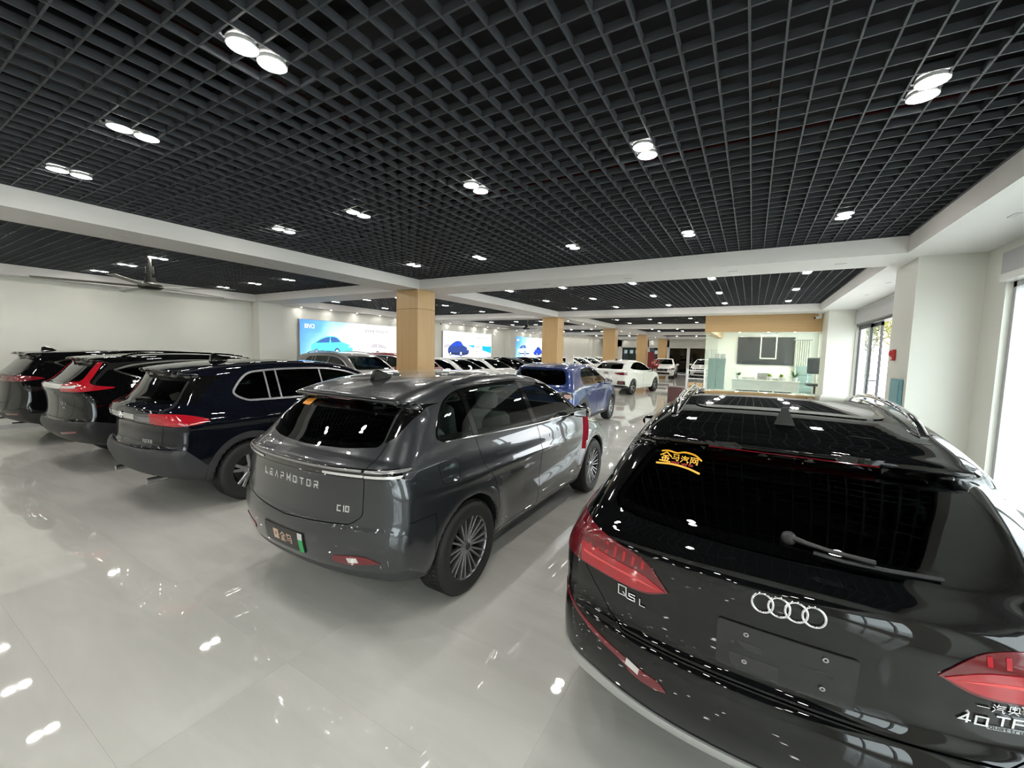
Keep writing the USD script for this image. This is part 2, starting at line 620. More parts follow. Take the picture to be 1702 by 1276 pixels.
def paint(name, color, metal=0.0, rough=.35, flake=0.0):
    """Car paint: base with a clear, glossy coat."""
    n = {'p': ('principled_bsdf', dict(base_color=color, metallic=metal, roughness=rough, specular_ior_level=0.0 if not metal else .5, coat_weight=1.0, coat_roughness=.012, coat_ior=1.55))}
    l = []
    if flake:
        n.update(tc=('texture_coordinate', {}), v=('voronoi_texture', dict(scale=900.0)), r=('rgb_ramp', {'ramp': [(0, [c * (1 - flake) for c in color]), (1, [c * (1 + flake) for c in color])]}))
        l = [('tc.object', 'v.vector'), ('v.color', 'r.fac'), ('r.color', 'p.base_color')]
    return usdkit.material(stage, LK + name, n, l, surface='p.BSDF')


def glass(name, tint, through=1.0, ior=1.5, rough=0.0):
    """A pane: tinted see-through, with a mirror-like reflection that grows at grazing angles."""
    return usdkit.material(stage, LK + name, {
        't': ('transparent_bsdf', dict(color=tint)), 'g': ('glossy_bsdf', dict(color=(1, 1, 1), roughness=rough)),
        'f': ('fresnel', dict(IOR=ior)), 'm': ('mix_closure', {}), 'b': ('geometry', {}), 'q': ('math', dict(math_type='subtract', value1=1.0, use_clamp=True)), 'k': ('math', dict(math_type='multiply'))},
        [('b.backfacing', 'q.value2'), ('q.value', 'k.value1'), ('f.fac', 'k.value2'), ('k.value', 'm.fac'), ('t.BSDF', 'm.closure1'), ('g.BSDF', 'm.closure2')], surface='m.closure')


def emit(name, color, strength):
    return usdkit.material(stage, LK + name, {'e': ('emission', dict(color=color, strength=strength))}, surface='e.emission')


M = {}
M['paint_grey'] = paint('paint_grey', (.027, .030, .034), .4, .30, .25)
M['paint_black'] = paint('paint_black', (.003, .0032, .0036), 0.0, .3)
M['paint_navy'] = paint('paint_navy', (.004, .005, .009), 0.0, .3)
M['paint_blue'] = paint('paint_blue', (.010, .036, .16), .45, .35, .2)
M['paint_white'] = paint('paint_white', (.74, .74, .72), 0.0, .4)
M['paint_silver'] = paint('paint_silver', (.26, .255, .25), .6, .35, .15)
M['paint_red'] = paint('paint_red', (.20, .006, .012), .2, .35)
M['glass_dark'] = glass('glass_dark', (.22, .25, .24))
M['glass_mid'] = glass('glass_mid', (.55, .60, .58))
M['glass_clear'] = glass('glass_clear', (.68, .74, .72))
M['black_plastic'] = pbr('black_plastic', (.012, .012, .013), .45)
M['grey_plastic'] = pbr('grey_plastic', (.032, .033, .035), .55)
M['gloss_black'] = pbr('gloss_black', (.004, .004, .004), .06, coat_weight=1.0, coat_roughness=.02)
M['interior'] = pbr('interior', (.012, .012, .013), .75)
M['interior_grey'] = pbr('interior_grey', (.20, .20, .19), .7)
M['core'] = pbr('core', (.004, .004, .004), .8)
M['rubber'] = pbr('rubber', (.014, .014, .014), .62)
M['alloy'] = pbr('alloy', (.42, .42, .43), .28, .9)
M['alloy_dark'] = pbr('alloy_dark', (.30, .30, .31), .3, .85)
M['disc'] = pbr('disc', (.06, .06, .06), .45, .7)
M['chrome'] = pbr('chrome', (.82, .82, .83), .08, 1.0)
M['satin'] = pbr('satin', (.45, .45, .46), .3, 1.0)
M['red_lens'] = pbr('red_lens', (.42, .008, .018), .12, coat_weight=1.0, coat_roughness=.02, subsurface_weight=0.0)
M['red_dark'] = pbr('red_dark', (.14, .004, .010), .15, coat_weight=1.0, coat_roughness=.02)
M['white_lens'] = pbr('white_lens', (.62, .60, .58), .15, coat_weight=1.0, coat_roughness=.02)
M['smoke_lens'] = pbr('smoke_lens', (.06, .06, .065), .08, coat_weight=1.0, coat_roughness=.02)
M['ribbon'] = pbr('ribbon', (.55, .004, .03), .5, sheen_weight=.4)
M['lettering'] = pbr('lettering', (.78, .78, .78), .25, .8)
M['black_plate'] = pbr('black_plate', (.010, .010, .010), .25)
M['gold'] = pbr('gold', (.62, .44, .33), .35, .3)
M['green_plate'] = pbr('green_plate', (.02, .32, .08), .4)
M['orange'] = pbr('orange', (.75, .28, .02), .5)

# ---------------------------------------------------------------- car fittings
def bezier(p0, p1, p2, n=14):
    t = np.linspace(0, 1, n)[:, None]
    return (1 - t) ** 2 * np.array(p0) + 2 * t * (1 - t) * np.array(p1) + t * t * np.array(p2)


def seat(x, y, z, w, parent, mat, back=.62, lean=.22, head=True, name='seat'):
    """Cushion, leaning backrest and headrest joined as one upholstered seat."""
    ms = [box((x, y, z), (.48, w, .16), .06)]
    b = box((0, 0, back / 2), (.14, w, back), .06)
    b.apply_transform(trimesh.transformations.rotation_matrix(-lean, [0, 1, 0]))
    b.apply_translation((x - .22, y, z + .05))
    ms.append(b)
    if head:
        k = max(1, int(round(w / .5)))
        for i in range(k):
            yy = y + (i - (k - 1) / 2) * w / k
            hx, hz = x - .22 - math.sin(lean) * (back + .12), z + .05 + math.cos(lean) * (back + .12)
            ms += [box((hx, yy, hz), (.10, .26, .17), .045), cyl((hx + .02, yy - .05, hz - .16), (hx, yy - .05, hz), .008, 8), cyl((hx + .02, yy + .05, hz - .16), (hx, yy + .05, hz), .008, 8)]
    return put(name, cat(ms), mat, parent, smooth=45)


def cabin(parent, x_front, x_rear, W, z, mat, mat2=None, bench=True):
    for s in (-1, 1):
        seat(x_front, s * .37 * W / 1.9, z, .50, parent, mat, name='front_seat')
    if bench:
        seat(x_rear, 0, z + .03, 1.22 * W / 1.9, parent, mat, .58, .3, name='rear_seat')
    put('steering_wheel', trimesh.util.concatenate([moved(trimesh.creation.torus(.185, .016, 28, 10), M=trimesh.transformations.rotation_matrix(math.radians(-65), [0, 1, 0]), loc=(x_front + .55, .37, z + .42)),
                                                    box((x_front + .56, .37, z + .42), (.05, .14, .10), .03), cyl((x_front + .56, .37, z + .42), (x_front + .8, .37, z + .33), .03)]), M['interior'], parent)
    put('dashboard', box((x_front + .92, 0, z + .33), (.42, W - .36, .22), .08), M['interior'], parent)




def both(fn):
    for k in (1, -1):
        fn(k)


def mirror_poly(q, k):
    return affinity.scale(as_poly(q), k, 1, origin=(0, 0))


def door_mirrors(car, x, y, z, mat, glass_back=True, s=1.0):
    for k in (-1, 1):
        B = [(x, k * y, z + .02, .055), (x - .01, k * (y + .11), z + .01, .05), (x + .08, k * y, z, .06), (x + .07, k * (y + .11), z - .005, .045), (x + .005, k * (y - .01), z - .035, .045), (x + .07, k * (y + .09), z - .04, .045)]
        m = tm_of(m3.Manifold.batch_hull([m3.Manifold.sphere(r * s, 16).translate((a, b, c)) for a, b, c, r in B]))
        p = put('door_mirror', cat([m, tube([(x + .09, k * (y - .15), z - .09), (x + .08, k * (y - .07), z - .07), (x + .06, k * (y - .01), z - .04)], .028, 8, flat=.6)]), mat, car, smooth=60)
        put('mirror_glass', box((x - .062, k * (y + .05), z - .005), (.006, .15, .09), .003), M['chrome'], p)


def fin(car, x, z, mat):
    put('roof_aerial', trimesh.convex.convex_hull([(x, -.03, z - .03), (x, .03, z - .03), (x + .22, -.018, z), (x + .22, .018, z), (x + .02, -.011, z + .075), (x + .02, .011, z + .075), (x + .06, -.006, z + .08), (x + .06, .006, z + .08), (x + .16, -.009, z + .045), (x + .16, .009, z + .045)]), mat, car, smooth=50)


def make_car(S, loc, rz, label, group=None, name='car'):
    """A car from its description S: the field, then lamps, glass, doors, bumpers cut from the skin, then fittings."""
    car = thing(name, loc, rz, label, 'car', group)
    P = M[S['paint']]
    L, W = S['L'], S['W']
    fd = Field(S['prof'], S['width'], L, W, wheels=S['wx'], arch=S.get('arch', (S['R'] + .04, S['R'] + .01, W / 2 - .35)), **S.get('field', {}))
    x0c, x1c = S.get('cabin', (.5, 3.4))
    cav = None
    if S.get('hollow'):
        q = box(((x0c + x1c) / 2, 0, 1.2), (x1c - x0c, W - .16, 1.0))
        cav = mf_of(q.vertices, q.faces)
    b = Body(fd, S.get('h', .035), S.get('t', .018), cav)
    dlo = Polygon(closed(S['dlo'], 6))
    inner = dlo.buffer(-.010)
    rg, wg = as_poly(S['rear_glass']), as_poly(S['wind'])
    xr1, xw0 = S.get('xr1', .95), S.get('xw0', L * .5)
    b.core = b.core - prism(inner.buffer(-.02), 'y', -1.3, 1.3) - prism(rg.buffer(-.03), 'x', -.2, xr1) - prism(wg.buffer(-.03), 'x', xw0, L)
    if not S.get('hollow'):   # shallow recess behind the panes, dark inside
        pass
    gm = M[S.get('glass', 'glass_dark')]
    rw = b.add('rear_window', b.take(prism(rg, 'x', -.2, xr1)), M[S.get('rear_glass_mat', 'glass_dark')], car)
    b.add('windscreen', b.take(prism(wg, 'x', xw0, L)), M['glass_mid'], car)
    for y0, y1 in ((-1.3, 0), (0, 1.3)):
        e = [-1] + list(S['posts']) + [L + 1]
        for (a, c) in zip(e[:-1], e[1:]):
            q = inner.intersection(sbox(a + S.get('gap', .025), .5, c - S.get('gap', .025), 2.0))
            if S.get('lean'):
                q = inner.intersection(affinity.skew(sbox(a + .025, .5, c - .025, 2.0), xs=S['lean'], origin=((a + c) / 2, 1.1)))
            if not q.is_empty:
                b.add('side_window', b.take(prism(q, 'y', y0, y1)), gm, car)
        b.add('window_pillar', b.take(prism(inner, 'y', y0, y1)), M[S.get('pillar', 'gloss_black')], car, push=-.001)
        tr = dlo.buffer(S.get('trim_w', .008)).difference(inner)
        b.add('window_trim', b.take(prism(tr, 'y', y0, y1)), M[S.get('trim', 'satin')], car, push=.003)
    for pc in S.get('pieces', []):      # lamps, garnishes, cladding; mirrored where the outline lies on one side
        nm, poly, ax, a, c, mat, push = pc
        q = as_poly(poly)
        if ax == 'y':      # seen from the side: a is how far from the middle the piece starts
            for y0, y1 in ((-1.3, -a), (a, 1.3)):
                b.add(nm, b.take(prism(q, 'y', y0, y1)), M[mat], car, push=push)
        else:
            one = q.bounds[0] >= 0
            for k in ((1, -1) if one else (1,)):
                b.add(nm, b.take(prism(mirror_poly(q, k), ax, a, c)), M[mat], car, push=push)
    if S.get('flank'):
        both(lambda k: b.add('window_flank', b.take(prism(mirror_poly(S['flank'], k), 'x', -.2, xr1)), M['gloss_black'], car))
    tg = None
    if S.get('gate') is not None:
        gt = as_poly(S['gate'])
        gx = S.get('gate_x', .5)
        m = b.take(prism(gt, 'x', -.2, gx))
        b.take(prism(gt.buffer(.005), 'x', -.2, gx))
        tg = b.add('tailgate', m, P, car)
    # wheel-arch lips and sills of dark plastic
    if S.get('clad'):
        w0 = S['clad']
        cl = unary_union([Point(x, S['R'] + .01).buffer(S['R'] + .04 + w0, quad_segs=24) for x in S['wx']] + [sbox(S['wx'][0], .1, S['wx'][1], S.get('sill', .38))])
        for y0, y1 in ((-1.3, -W / 2 + .24), (W / 2 - .24, 1.3)):
            b.add('wheel_arch_cladding', b.take(prism(cl, 'y', y0, y1)), M[S.get('clad_mat', 'grey_plastic')], car, push=.006)
    for nm, poly, mat in S.get('bumper', []):
        b.add(nm, b.take(prism(poly, 'y', -1.3, 1.3)), M[mat] if mat else P, car)
    for nm, poly in S.get('doors', []):
        q = Polygon(closed(poly, 6))
        for sgn, y0, y1 in ((-1, -1.3, 0), (1, 0, 1.3)):
            m = b.take(prism(q.buffer(-.003), 'y', y0, y1))
            b.take(prism(q.buffer(.0025), 'y', y0, y1))
            d = b.add(nm, m, P, car)
            if d and S.get('handle'):
                hz = S['handle']
                hx = q.bounds[0] + .10
                put('door_handle', b.drape(rpoly([(hx, hz), (hx + .21, hz - .01), (hx + .21, hz + .02), (hx, hz + .03)], .01), .014, '-y' if sgn < 0 else 'y', sgn * 1.3, res=.06), P if not S.get('chrome_handle') else M['chrome'], d)
    if S.get('hood') is not None:
        b.add('bonnet', b.take(prism(S['hood'], 'z', S.get('hood_z', .8), 1.5)), P, car)
    b.add('body_shell', b.skin, P, car)
    b.add('under_structure', b.core, M['core'], car)
    if S.get('mirror'):
        door_mirrors(car, *S['mirror'], M[S.get('mirror_mat', S['paint'])])
    if S.get('fin'):
        fin(car, *S['fin'], M[S.get('fin_mat', 'gloss_black')])
    if S.get('rails'):
        x0, x1, y0, y1, lift = S['rails']
        t = np.linspace(0, 1, 24)
        for k in (-1, 1):
            xs = x0 + (x1 - x0) * t
            ys = k * (y0 + (y1 - y0) * t)
            q, n = b.on(np.stack([xs, ys, np.full(24, 2.0)], 1), [0, 0, -1])
            hgt = lift * np.clip(np.minimum(t, 1 - t) / .10, 0, 1) ** .6
            q = q + np.array([0, 0, 1.0]) * (hgt + .002)[:, None]
            put('roof_rail', tube(q, .016, 8, flat=.8), M[S.get('rail_mat', 'satin')], car, smooth=50)
    if S.get('hollow'):
        cabin(car, S.get('seat_x', L * .49), S.get('bench_x', L * .29), W, .60, M[S.get('seat_mat', 'interior')])
    for s in (-1, 1):
        for xw in S['wx']:
            wheel(car, xw, s, W / 2 - S.get('tuck', .012), S['R'], S['R'], S['rim'], S.get('tw', .235), S.get('spokes', 'ten'), M['rubber'], M[S.get('rim_mat', 'alloy')], M['disc'], detail=S.get('tread', 0))
    return car, b, tg


# strokes of the few characters that appear on badges, plates and stickers (unit square)
HAN = {
    'jin': [[(.5, 1), (0, .62)], [(.5, 1), (1, .62)], [(.28, .60), (.72, .60)], [(.2, .38), (.8, .38)], [(.5, .6), (.5, .02)], [(.02, .02), (.98, .02)], [(.22, .27), (.30, .12)], [(.78, .27), (.70, .12)]],
    'ma': [[(.1, .95), (.85, .95), (.8, .55)], [(.25, .95), (.2, .55), (.92, .55), (.85, .0), (.65, .05)], [(0, .28), (.68, .28)]],
    'qi': [[(.05, .92), (.18, .8)], [(0, .62), (.13, .5)], [(0, .02), (.2, .32)], [(.45, 1), (.3, .66)], [(.42, .84), (1, .84)], [(.40, .62), (.92, .62)], [(.36, .42), (.82, .42), (.84, .15), (.92, .02), (1, .15)]],
    'wang': [[(.06, 0), (.06, .95), (.94, .95), (.94, .02), (.8, .05)], [(.2, .75), (.45, .25)], [(.45, .75), (.2, .25)], [(.55, .75), (.8, .25)], [(.8, .75), (.55, .25)]],
    'yi': [[(0, .5), (1, .5)]],
    'ao': [[(.5, 1), (.42, .9)], [(.12, .35), (.12, .88), (.88, .88), (.88, .35)], [(.3, .62), (.7, .62)], [(.5, .8), (.5, .42)], [(.35, .76), (.42, .68)], [(.65, .76), (.58, .68)], [(.0, .3), (1, .3)], [(.5, .3), (.1, 0)], [(.5, .3), (.9, 0)]],
    'di': [[(.28, 1), (.05, .7)], [(.12, .82), (.5, .82)], [(.28, .82), (.28, .45), (.05, .1)], [(.05, .58), (.5, .58)], [(.28, .45), (.48, .2)], [(.7, 1), (.55, .6)], [(.62, .78), (.98, .78)], [(.9, .78), (.75, .3), (.5, 0)], [(.62, .5), (.98, 0)]],
}


def lay(b, tg, name, strokes, u, z, size, w, mat, depth=.004, axis='x', start=-.3, lift=.0005, sx=1.0):
    g = affinity.translate(affinity.scale(glyph(strokes, size, w, 0), sx, 1, origin=(0, 0)), u, z)
    return put(name, b.drape(g, depth, axis, start, res=None, lift=lift), mat, tg, smooth=False)


LET = {'Q': [[(0, 0), (.8, 0), (.8, 1), (0, 1), (0, 0)], [(.5, .35), (.95, -.12)]], '5': [[(.8, 1), (0, 1), (0, .55), (.8, .55), (.8, 0), (0, 0)]], 'L': [[(0, 1), (0, 0), (.7, 0)]], '4': [[(.75, .25), (0, .25), (.55, 1), (.55, 0)]], '0': [[(0, 0), (.8, 0), (.8, 1), (0, 1), (0, 0)]],
       'T': [[(0, 1), (.8, 1)], [(.4, 1), (.4, 0)]], 'F': [[(.75, 1), (0, 1), (0, 0)], [(0, .5), (.65, .5)]], 'S': [[(.8, 1), (0, 1), (0, .52), (.8, .52), (.8, 0), (0, 0)]], 'I': [[(.2, 1), (.2, 0)]], 'q': [[(.7, 1), (0, 1), (0, 0), (.7, 0)], [(.7, 1), (.7, -.3)]],
       'u': [[(0, 1), (0, 0), (.7, 0), (.7, 1)]], 'a': [[(0, 1), (.7, 1), (.7, 0), (0, 0), (0, .5), (.7, .5)]], 't': [[(.3, 1.3), (.3, 0), (.7, 0)], [(0, .9), (.7, .9)]], 'r': [[(0, 0), (0, 1), (.6, 1)]], 'o': [[(0, 0), (.7, 0), (.7, 1), (0, 1), (0, 0)]],
       'C': [[(.8, 1), (0, 1), (0, 0), (.8, 0)]], 'R': [[(0, 0), (0, 1), (.8, 1), (.8, .5), (0, .5)], [(.4, .5), (.85, 0)]], 'V': [[(0, 1), (.4, 0), (.8, 1)]], '-': [[(.1, .5), (.6, .5)]], 'A': [[(0, 0), (.42, 1), (.84, 0)], [(.2, .35), (.64, .35)]], 'W': [[(0, 1), (.2, 0), (.45, .8), (.7, 0), (.9, 1)]], 'E': [[(.8, 1), (0, 1), (0, 0), (.8, 0)], [(0, .5), (.7, .5)]], 'H': [[(0, 0), (0, 1)], [(.8, 0), (.8, 1)], [(0, .5), (.8, .5)]],
       'D': [[(0, 0), (0, 1), (.5, 1), (.8, .7), (.8, .3), (.5, 0), (0, 0)]], 'B': [[(0, 0), (0, 1), (.7, 1), (.7, .52), (0, .52)], [(.7, .52), (.8, .45), (.8, 0), (0, 0)]], 'Y': [[(0, 1), (.4, .5), (.8, 1)], [(.4, .5), (.4, 0)]], 'G': [[(.8, 1), (0, 1), (0, 0), (.8, 0), (.8, .45), (.45, .45)]], 'l': [[(.1, 1.3), (.1, 0)]], 'd': [[(.7, 1.4), (.7, 0), (0, 0), (0, 1), (.7, 1)]], 's': [[(.7, 1), (0, 1), (0, .5), (.7, .5), (.7, 0), (0, 0)]], 'e': [[(.7, 0), (0, 0), (0, 1), (.7, 1), (.7, .5), (0, .5)]]}


def word(b, tg, text, u, z, h, mat, step=1.15, w=.16, sx=.9, depth=.004, axis='x', start=-.3, lift=.0005, name='badge_letter'):
    for ch in text:
        if ch != ' ':
            lay(b, tg, name, LET[ch], u, z, h, w, mat, depth, axis, start, lift, sx)
        u += h * sx * step * (.55 if ch in 'Il1' else 1)
# ---------------------------------------------------------------- room shell
def struct(name, mesh, mat, parent='/World', smooth=30, **kw):
    return put(name, mesh, mat, parent, smooth, kind='structure' if parent == '/World' else kw.pop('kind', None), **kw)


def sheets(name, c1, c2, rough, scale=(1.0, 1.0, 1.0), nscale=1.2, vein=0.0, bumpd=0.0, spec=.5, detail=5.0, **kw):
    """Two-tone procedural surface driven by a stretched noise in world space."""
    n = {'g': ('geometry', {}), 'm': ('mapping', dict(scale=scale)), 'n': ('noise_texture', dict(scale=nscale, detail=detail, roughness=.55, distortion=.6)),
         'r': ('rgb_ramp', {'ramp': [(.32, c1), (.68, c2)]}), 'p': ('principled_bsdf', dict(roughness=rough, specular_ior_level=spec, **kw))}
    l = [('g.position', 'm.vector'), ('m.vector', 'n.vector'), ('n.fac', 'r.fac'), ('r.color', 'p.base_color')]
    if bumpd:
        n['b'] = ('bump', dict(strength=.35, distance=bumpd))
        n['n2'] = ('noise_texture', dict(scale=nscale * 6, detail=3.0))
        l += [('m.vector', 'n2.vector'), ('n2.fac', 'b.height'), ('b.normal', 'p.normal')]
    return usdkit.material(stage, LK + name, n, l, surface='p.BSDF')


ROT = [sheets(f'floor_tile_{i}', [c * k for c in (.51, .505, .47)], [c * k for c in (.58, .575, .54)], .028, (.55, 2.6, 1), 1.5 + .2 * i, spec=.75) for i, k in enumerate((1.0, .995, 1.004))]
M['grout'] = pbr('grout', (.46, .46, .44), .6)
M['wall'] = sheets('wall_white', (.66, .66, .60), (.69, .69, .63), .55, nscale=.8)
M['soffit'] = sheets('soffit_white', (.66, .65, .625), (.69, .68, .655), .6, nscale=.6)
M['void'] = pbr('void_black', (.003, .003, .0035), .9)
M['bar'] = pbr('grid_bar', (.046, .050, .057), .5)
M['duct'] = pbr('duct', (.012, .012, .014), .7)
M['pipe_red'] = pbr('pipe_red', (.10, .012, .010), .55)
M['wood'] = sheets('wood_tan', (.52, .335, .150), (.57, .375, .178), .38, (14.0, 14.0, .5), 1.2)
M['wood_flat'] = sheets('wood_flat', (.52, .335, .150), (.57, .375, .178), .38, (.5, 14.0, 14.0), 1.2)
M['wood_edge'] = pbr('wood_edge', (.60, .42, .24), .35)
M['frame_dark'] = pbr('frame_dark', (.05, .05, .055), .4, .4)
M['frame_grey'] = pbr('frame_grey', (.42, .42, .43), .45)
M['frame_brown'] = pbr('frame_brown', (.16, .12, .11), .45)
M['white_gloss'] = pbr('white_gloss', (.80, .80, .78), .2)
M['pane'] = glass('pane', (.90, .94, .93))
M['office_glass'] = glass('office_glass', (.94, .965, .945))
M['lamp_face'] = emit('lamp_face', (1.0, .965, .90), LAMP)
M['spot_face'] = emit('spot_face', (1.0, .97, .92), LAMP * .8)
M['lamp_rim'] = pbr('lamp_rim', (.55, .55, .54), .4)

GRID, BEAM, SLAB = 3.45, 3.24, 4.35
XR, XB0, XB1, XL, XW = 1.6, -6.55, -7.35, -13.3, -13.65   # bay edges from right to left, left wall
XWR = 2.4
YS = [(-7.6, -.75), (.10, 7.0), (7.9, 14.6), (15.5, 22.3), (23.15, 30.0), (30.85, 37.7), (38.5, 41.3)]
YF, YN = 42.0, -8.0

# floor: bed of grout, then the polished tiles, near ones each a piece of its own
floor = struct('floor', box(((XW + XWR) / 2, (YF + YN) / 2, -.06), (XWR - XW + .6, YF - YN + .6, .10)), M['grout'])
TX, TY, GAP = 1.52, .76, .0005
rng = random.Random(5)


def tile_at(ix, iy):
    x0, y0 = -2.315 + ix * TX, 1.345 + iy * TY
    x1, y1 = min(x0 + TX - GAP, XWR), min(y0 + TY - GAP, YF)
    x0, y0 = max(x0, XW), max(y0, YN)
    if x1 - x0 < .02 or y1 - y0 < .02:
        return None
    return box(((x0 + x1) / 2, (y0 + y1) / 2, -.005), (x1 - x0, y1 - y0, .010))


rest = [[], [], []]
for ix in range(-8, 4):
    for iy in range(-13, 54):
        t = tile_at(ix, iy)
        if t is None:
            continue
        k = rng.randrange(3)
        if -7 <= ix <= 3 and -2 <= iy <= 22:
            put('tile', t, ROT[k], floor, smooth=False)
        else:
            rest[k].append(t)
for k in range(3):
    put('tiles', cat(rest[k]), ROT[k], floor, smooth=False, kind='stuff')

# ceiling: dark void, white beams, open-cell grid of thin black bars
ceil = struct('ceiling', box(((XW + XWR) / 2, (YF + YN) / 2, SLAB + .05), (XWR - XW + .6, YF - YN + .6, .10)), M['void'])


def span(x0, x1, y0, y1, z0, z1):
    return box(((x0 + x1) / 2, (y0 + y1) / 2, (z0 + z1) / 2), (x1 - x0, y1 - y0, z1 - z0))


ZT = GRID + .09
put('beam', span(XB1, XB0, YN, YF, BEAM, ZT), M['soffit'], ceil, smooth=False)
put('beam', span(XR, XWR, YN, YF, BEAM, ZT), M['soffit'], ceil, smooth=False)
put('beam', span(XW, XL, YN, YF, BEAM, ZT), M['soffit'], ceil, smooth=False)
for (a0, a1), (b0, b1) in zip(YS[:-1], YS[1:]):
    for x0, x1 in ((XB0, XR), (XL, XB1)):
        put('beam', span(x0, x1, a1, b0, BEAM, ZT), M['soffit'], ceil, smooth=False)
for x0, x1 in ((XB0, XR), (XL, XB1)):
    put('beam', span(x0, x1, YS[-1][1], YF, BEAM, ZT), M['soffit'], ceil, smooth=False)
    put('beam', span(x0, x1, YN, YS[0][0], BEAM, ZT), M['soffit'], ceil, smooth=False)
PITCH_G, BW, BH = .155, .011, .045
far_bars = []
for bi, (y0, y1) in enumerate(YS):
    for x0, x1 in ((XB0, XR), (XL, XB1)):
        near = bi == 1 or (bi == 2 and x0 == XB0)
        nx, ny = int((x1 - x0) / PITCH_G), int((y1 - y0) / PITCH_G)
        for i in range(1, nx + 1):
            x = x1 - i * PITCH_G
            if x < x0 + .02:
                continue
            m = span(x - BW / 2, x + BW / 2, y0, y1, GRID, GRID + BH)
            put('grid_bar', m, M['bar'], ceil, smooth=False) if near else far_bars.append(m)
        for i in range(1, ny + 1):
            y = y1 - i * PITCH_G
            if y < y0 + .02:
                continue
            m = span(x0, x1, y - BW / 2, y + BW / 2, GRID + .002, GRID + BH)
            put('grid_bar', m, M['bar'], ceil, smooth=False) if near else far_bars.append(m)
for bi, (y0, y1) in enumerate(YS):
    for x0, x1 in ((XB0, XR), (XL, XB1)):
        for m in (span(x0, x0 + .022, y0, y1, GRID - .001, ZT), span(x1 - .022, x1, y0, y1, GRID - .001, ZT), span(x0, x1, y0, y0 + .022, GRID - .001, ZT), span(x0, x1, y1 - .022, y1, GRID - .001, ZT)):
            put('grid_edge', m, M['bar'], ceil, smooth=False)
put('grid_bars', cat(far_bars), M['bar'], ceil, smooth=False, kind='stuff')
# faint service runs above the grid
put('duct', span(-5.0, -4.3, .1, 7.0, 3.95, 4.30), M['duct'], ceil)
put('duct', span(-10.6, -9.9, .1, 7.0, 3.95, 4.30), M['duct'], ceil)
put('cable_tray', span(-6.5, 1.6, 1.9, 2.2, 4.0, 4.10), M['duct'], ceil)
put('sprinkler_pipe', cat([cyl((-6.5, 4.3, 3.80), (1.55, 4.3, 3.80), .035, 12)] + [cyl((x, 4.3, 3.82), (x, 4.3, 4.32), .008, 6) for x in np.arange(-6, 1.6, 1.5)]), M['pipe_red'], ceil)
put('sprinkler_pipe', cat([cyl((-3.2, .1, 3.86), (-3.2, 7.0, 3.86), .03, 12)] + [cyl((-3.2, y, 3.88), (-3.2, y, 4.32), .008, 6) for y in np.arange(1, 7, 1.5)]), M['pipe_red'], ceil)
cap = box((0, 0, .004), (.14, .055, .008), .003)
vents = [(-6.95, y) for y in (2.05, 3.9, 5.3)] + [(x, 7.45) for x in (-5.1, -3.6, -2.0, -.35, 1.0)] + [(1.98, y) for y in (5.6, 3.0, 9.6, 11.2)]
for x, y in vents:
    put('soffit_slot', moved(cap, (x, y, BEAM - .006), 0 if abs(y - 7.45) < .1 else math.pi / 2), M['lamp_rim'], ceil)

# walls
def wall_box(x0, x1, y0, y1, z0=0.0, z1=GRID + .9):
    return span(x0, x1, y0, y1, z0, z1)


wl = struct('wall_left', wall_box(XW - .2, XW, YN, YF), M['wall'])
for (a0, a1), (b0, b1) in zip(YS[:-1], YS[1:]):
    put('pilaster', wall_box(XW, XW + .42, a1 + .05, b0 - .1, 0, BEAM), M['wall'], wl, smooth=False)
M['wall_dark'] = pbr('wall_dark', (.66, .66, .62), .6)
struct('wall_back', wall_box(XW - .2, XWR + .2, YN - .2, YN), M['wall_dark'])
# right-hand wall: tall shop windows, an entrance, glazed bays
wr = struct('wall_right', cat([wall_box(XWR, XWR + .2, YN, -6.6), wall_box(XWR, XWR + .2, -.9, .2), wall_box(XWR, XWR + .2, 6.80, 8.6), wall_box(XWR, XWR + .2, 14.4, 16.4), wall_box(XWR, XWR + .2, 21.6, YF),
                               wall_box(XWR, XWR + .2, -6.6, -.9, 3.12), wall_box(XWR, XWR + .2, .2, 6.8, 3.12), wall_box(XWR, XWR + .2, 8.6, 14.4, 3.18), wall_box(XWR, XWR + .2, 16.4, 21.6, 3.0),
                               wall_box(XWR, XWR + .2, -6.6, -.9, 0, .30), wall_box(XWR, XWR + .2, .2, 6.8, 0, .30), wall_box(XWR, XWR + .2, 16.4, 21.6, 0, .9)]), M['wall'], smooth=False)
for y0, y1 in ((-.8, .0), (7.3, 8.25), (14.45, 15.5), (22.4, 23.1), (30.1, 30.8)):
    put('pilaster', wall_box(1.78, XWR, y0, y1, 0, BEAM), M['wall'], wr, smooth=False)
put('window_sill', box((XWR - .02, 3.5, .315), (.30, 6.6, .03), .006), M['white_gloss'], wr)


def shop_window(idx, y0, y1, z0, z1, posts, mat):
    w = struct(f'window_{idx}', cat([span(XWR + .06, XWR + .13, y0, y1, z0, z0 + .06), span(XWR + .06, XWR + .13, y0, y1, z1 - .06, z1), span(XWR + .06, XWR + .13, y0, y0 + .06, z0, z1), span(XWR + .06, XWR + .13, y1 - .06, y1, z0, z1)]
                                     + [span(XWR + .06, XWR + .13, p - .03, p + .03, z0, z1) for p in posts]), mat, smooth=False)
    e = [y0 + .06] + [p for p in posts] + [y1 - .06]
    for a, b in zip(e[:-1], e[1:]):
        put('pane', span(XWR + .09, XWR + .102, a + .03, b - .03, z0 + .06, z1 - .06), M['pane'], w, smooth=False)
    return w


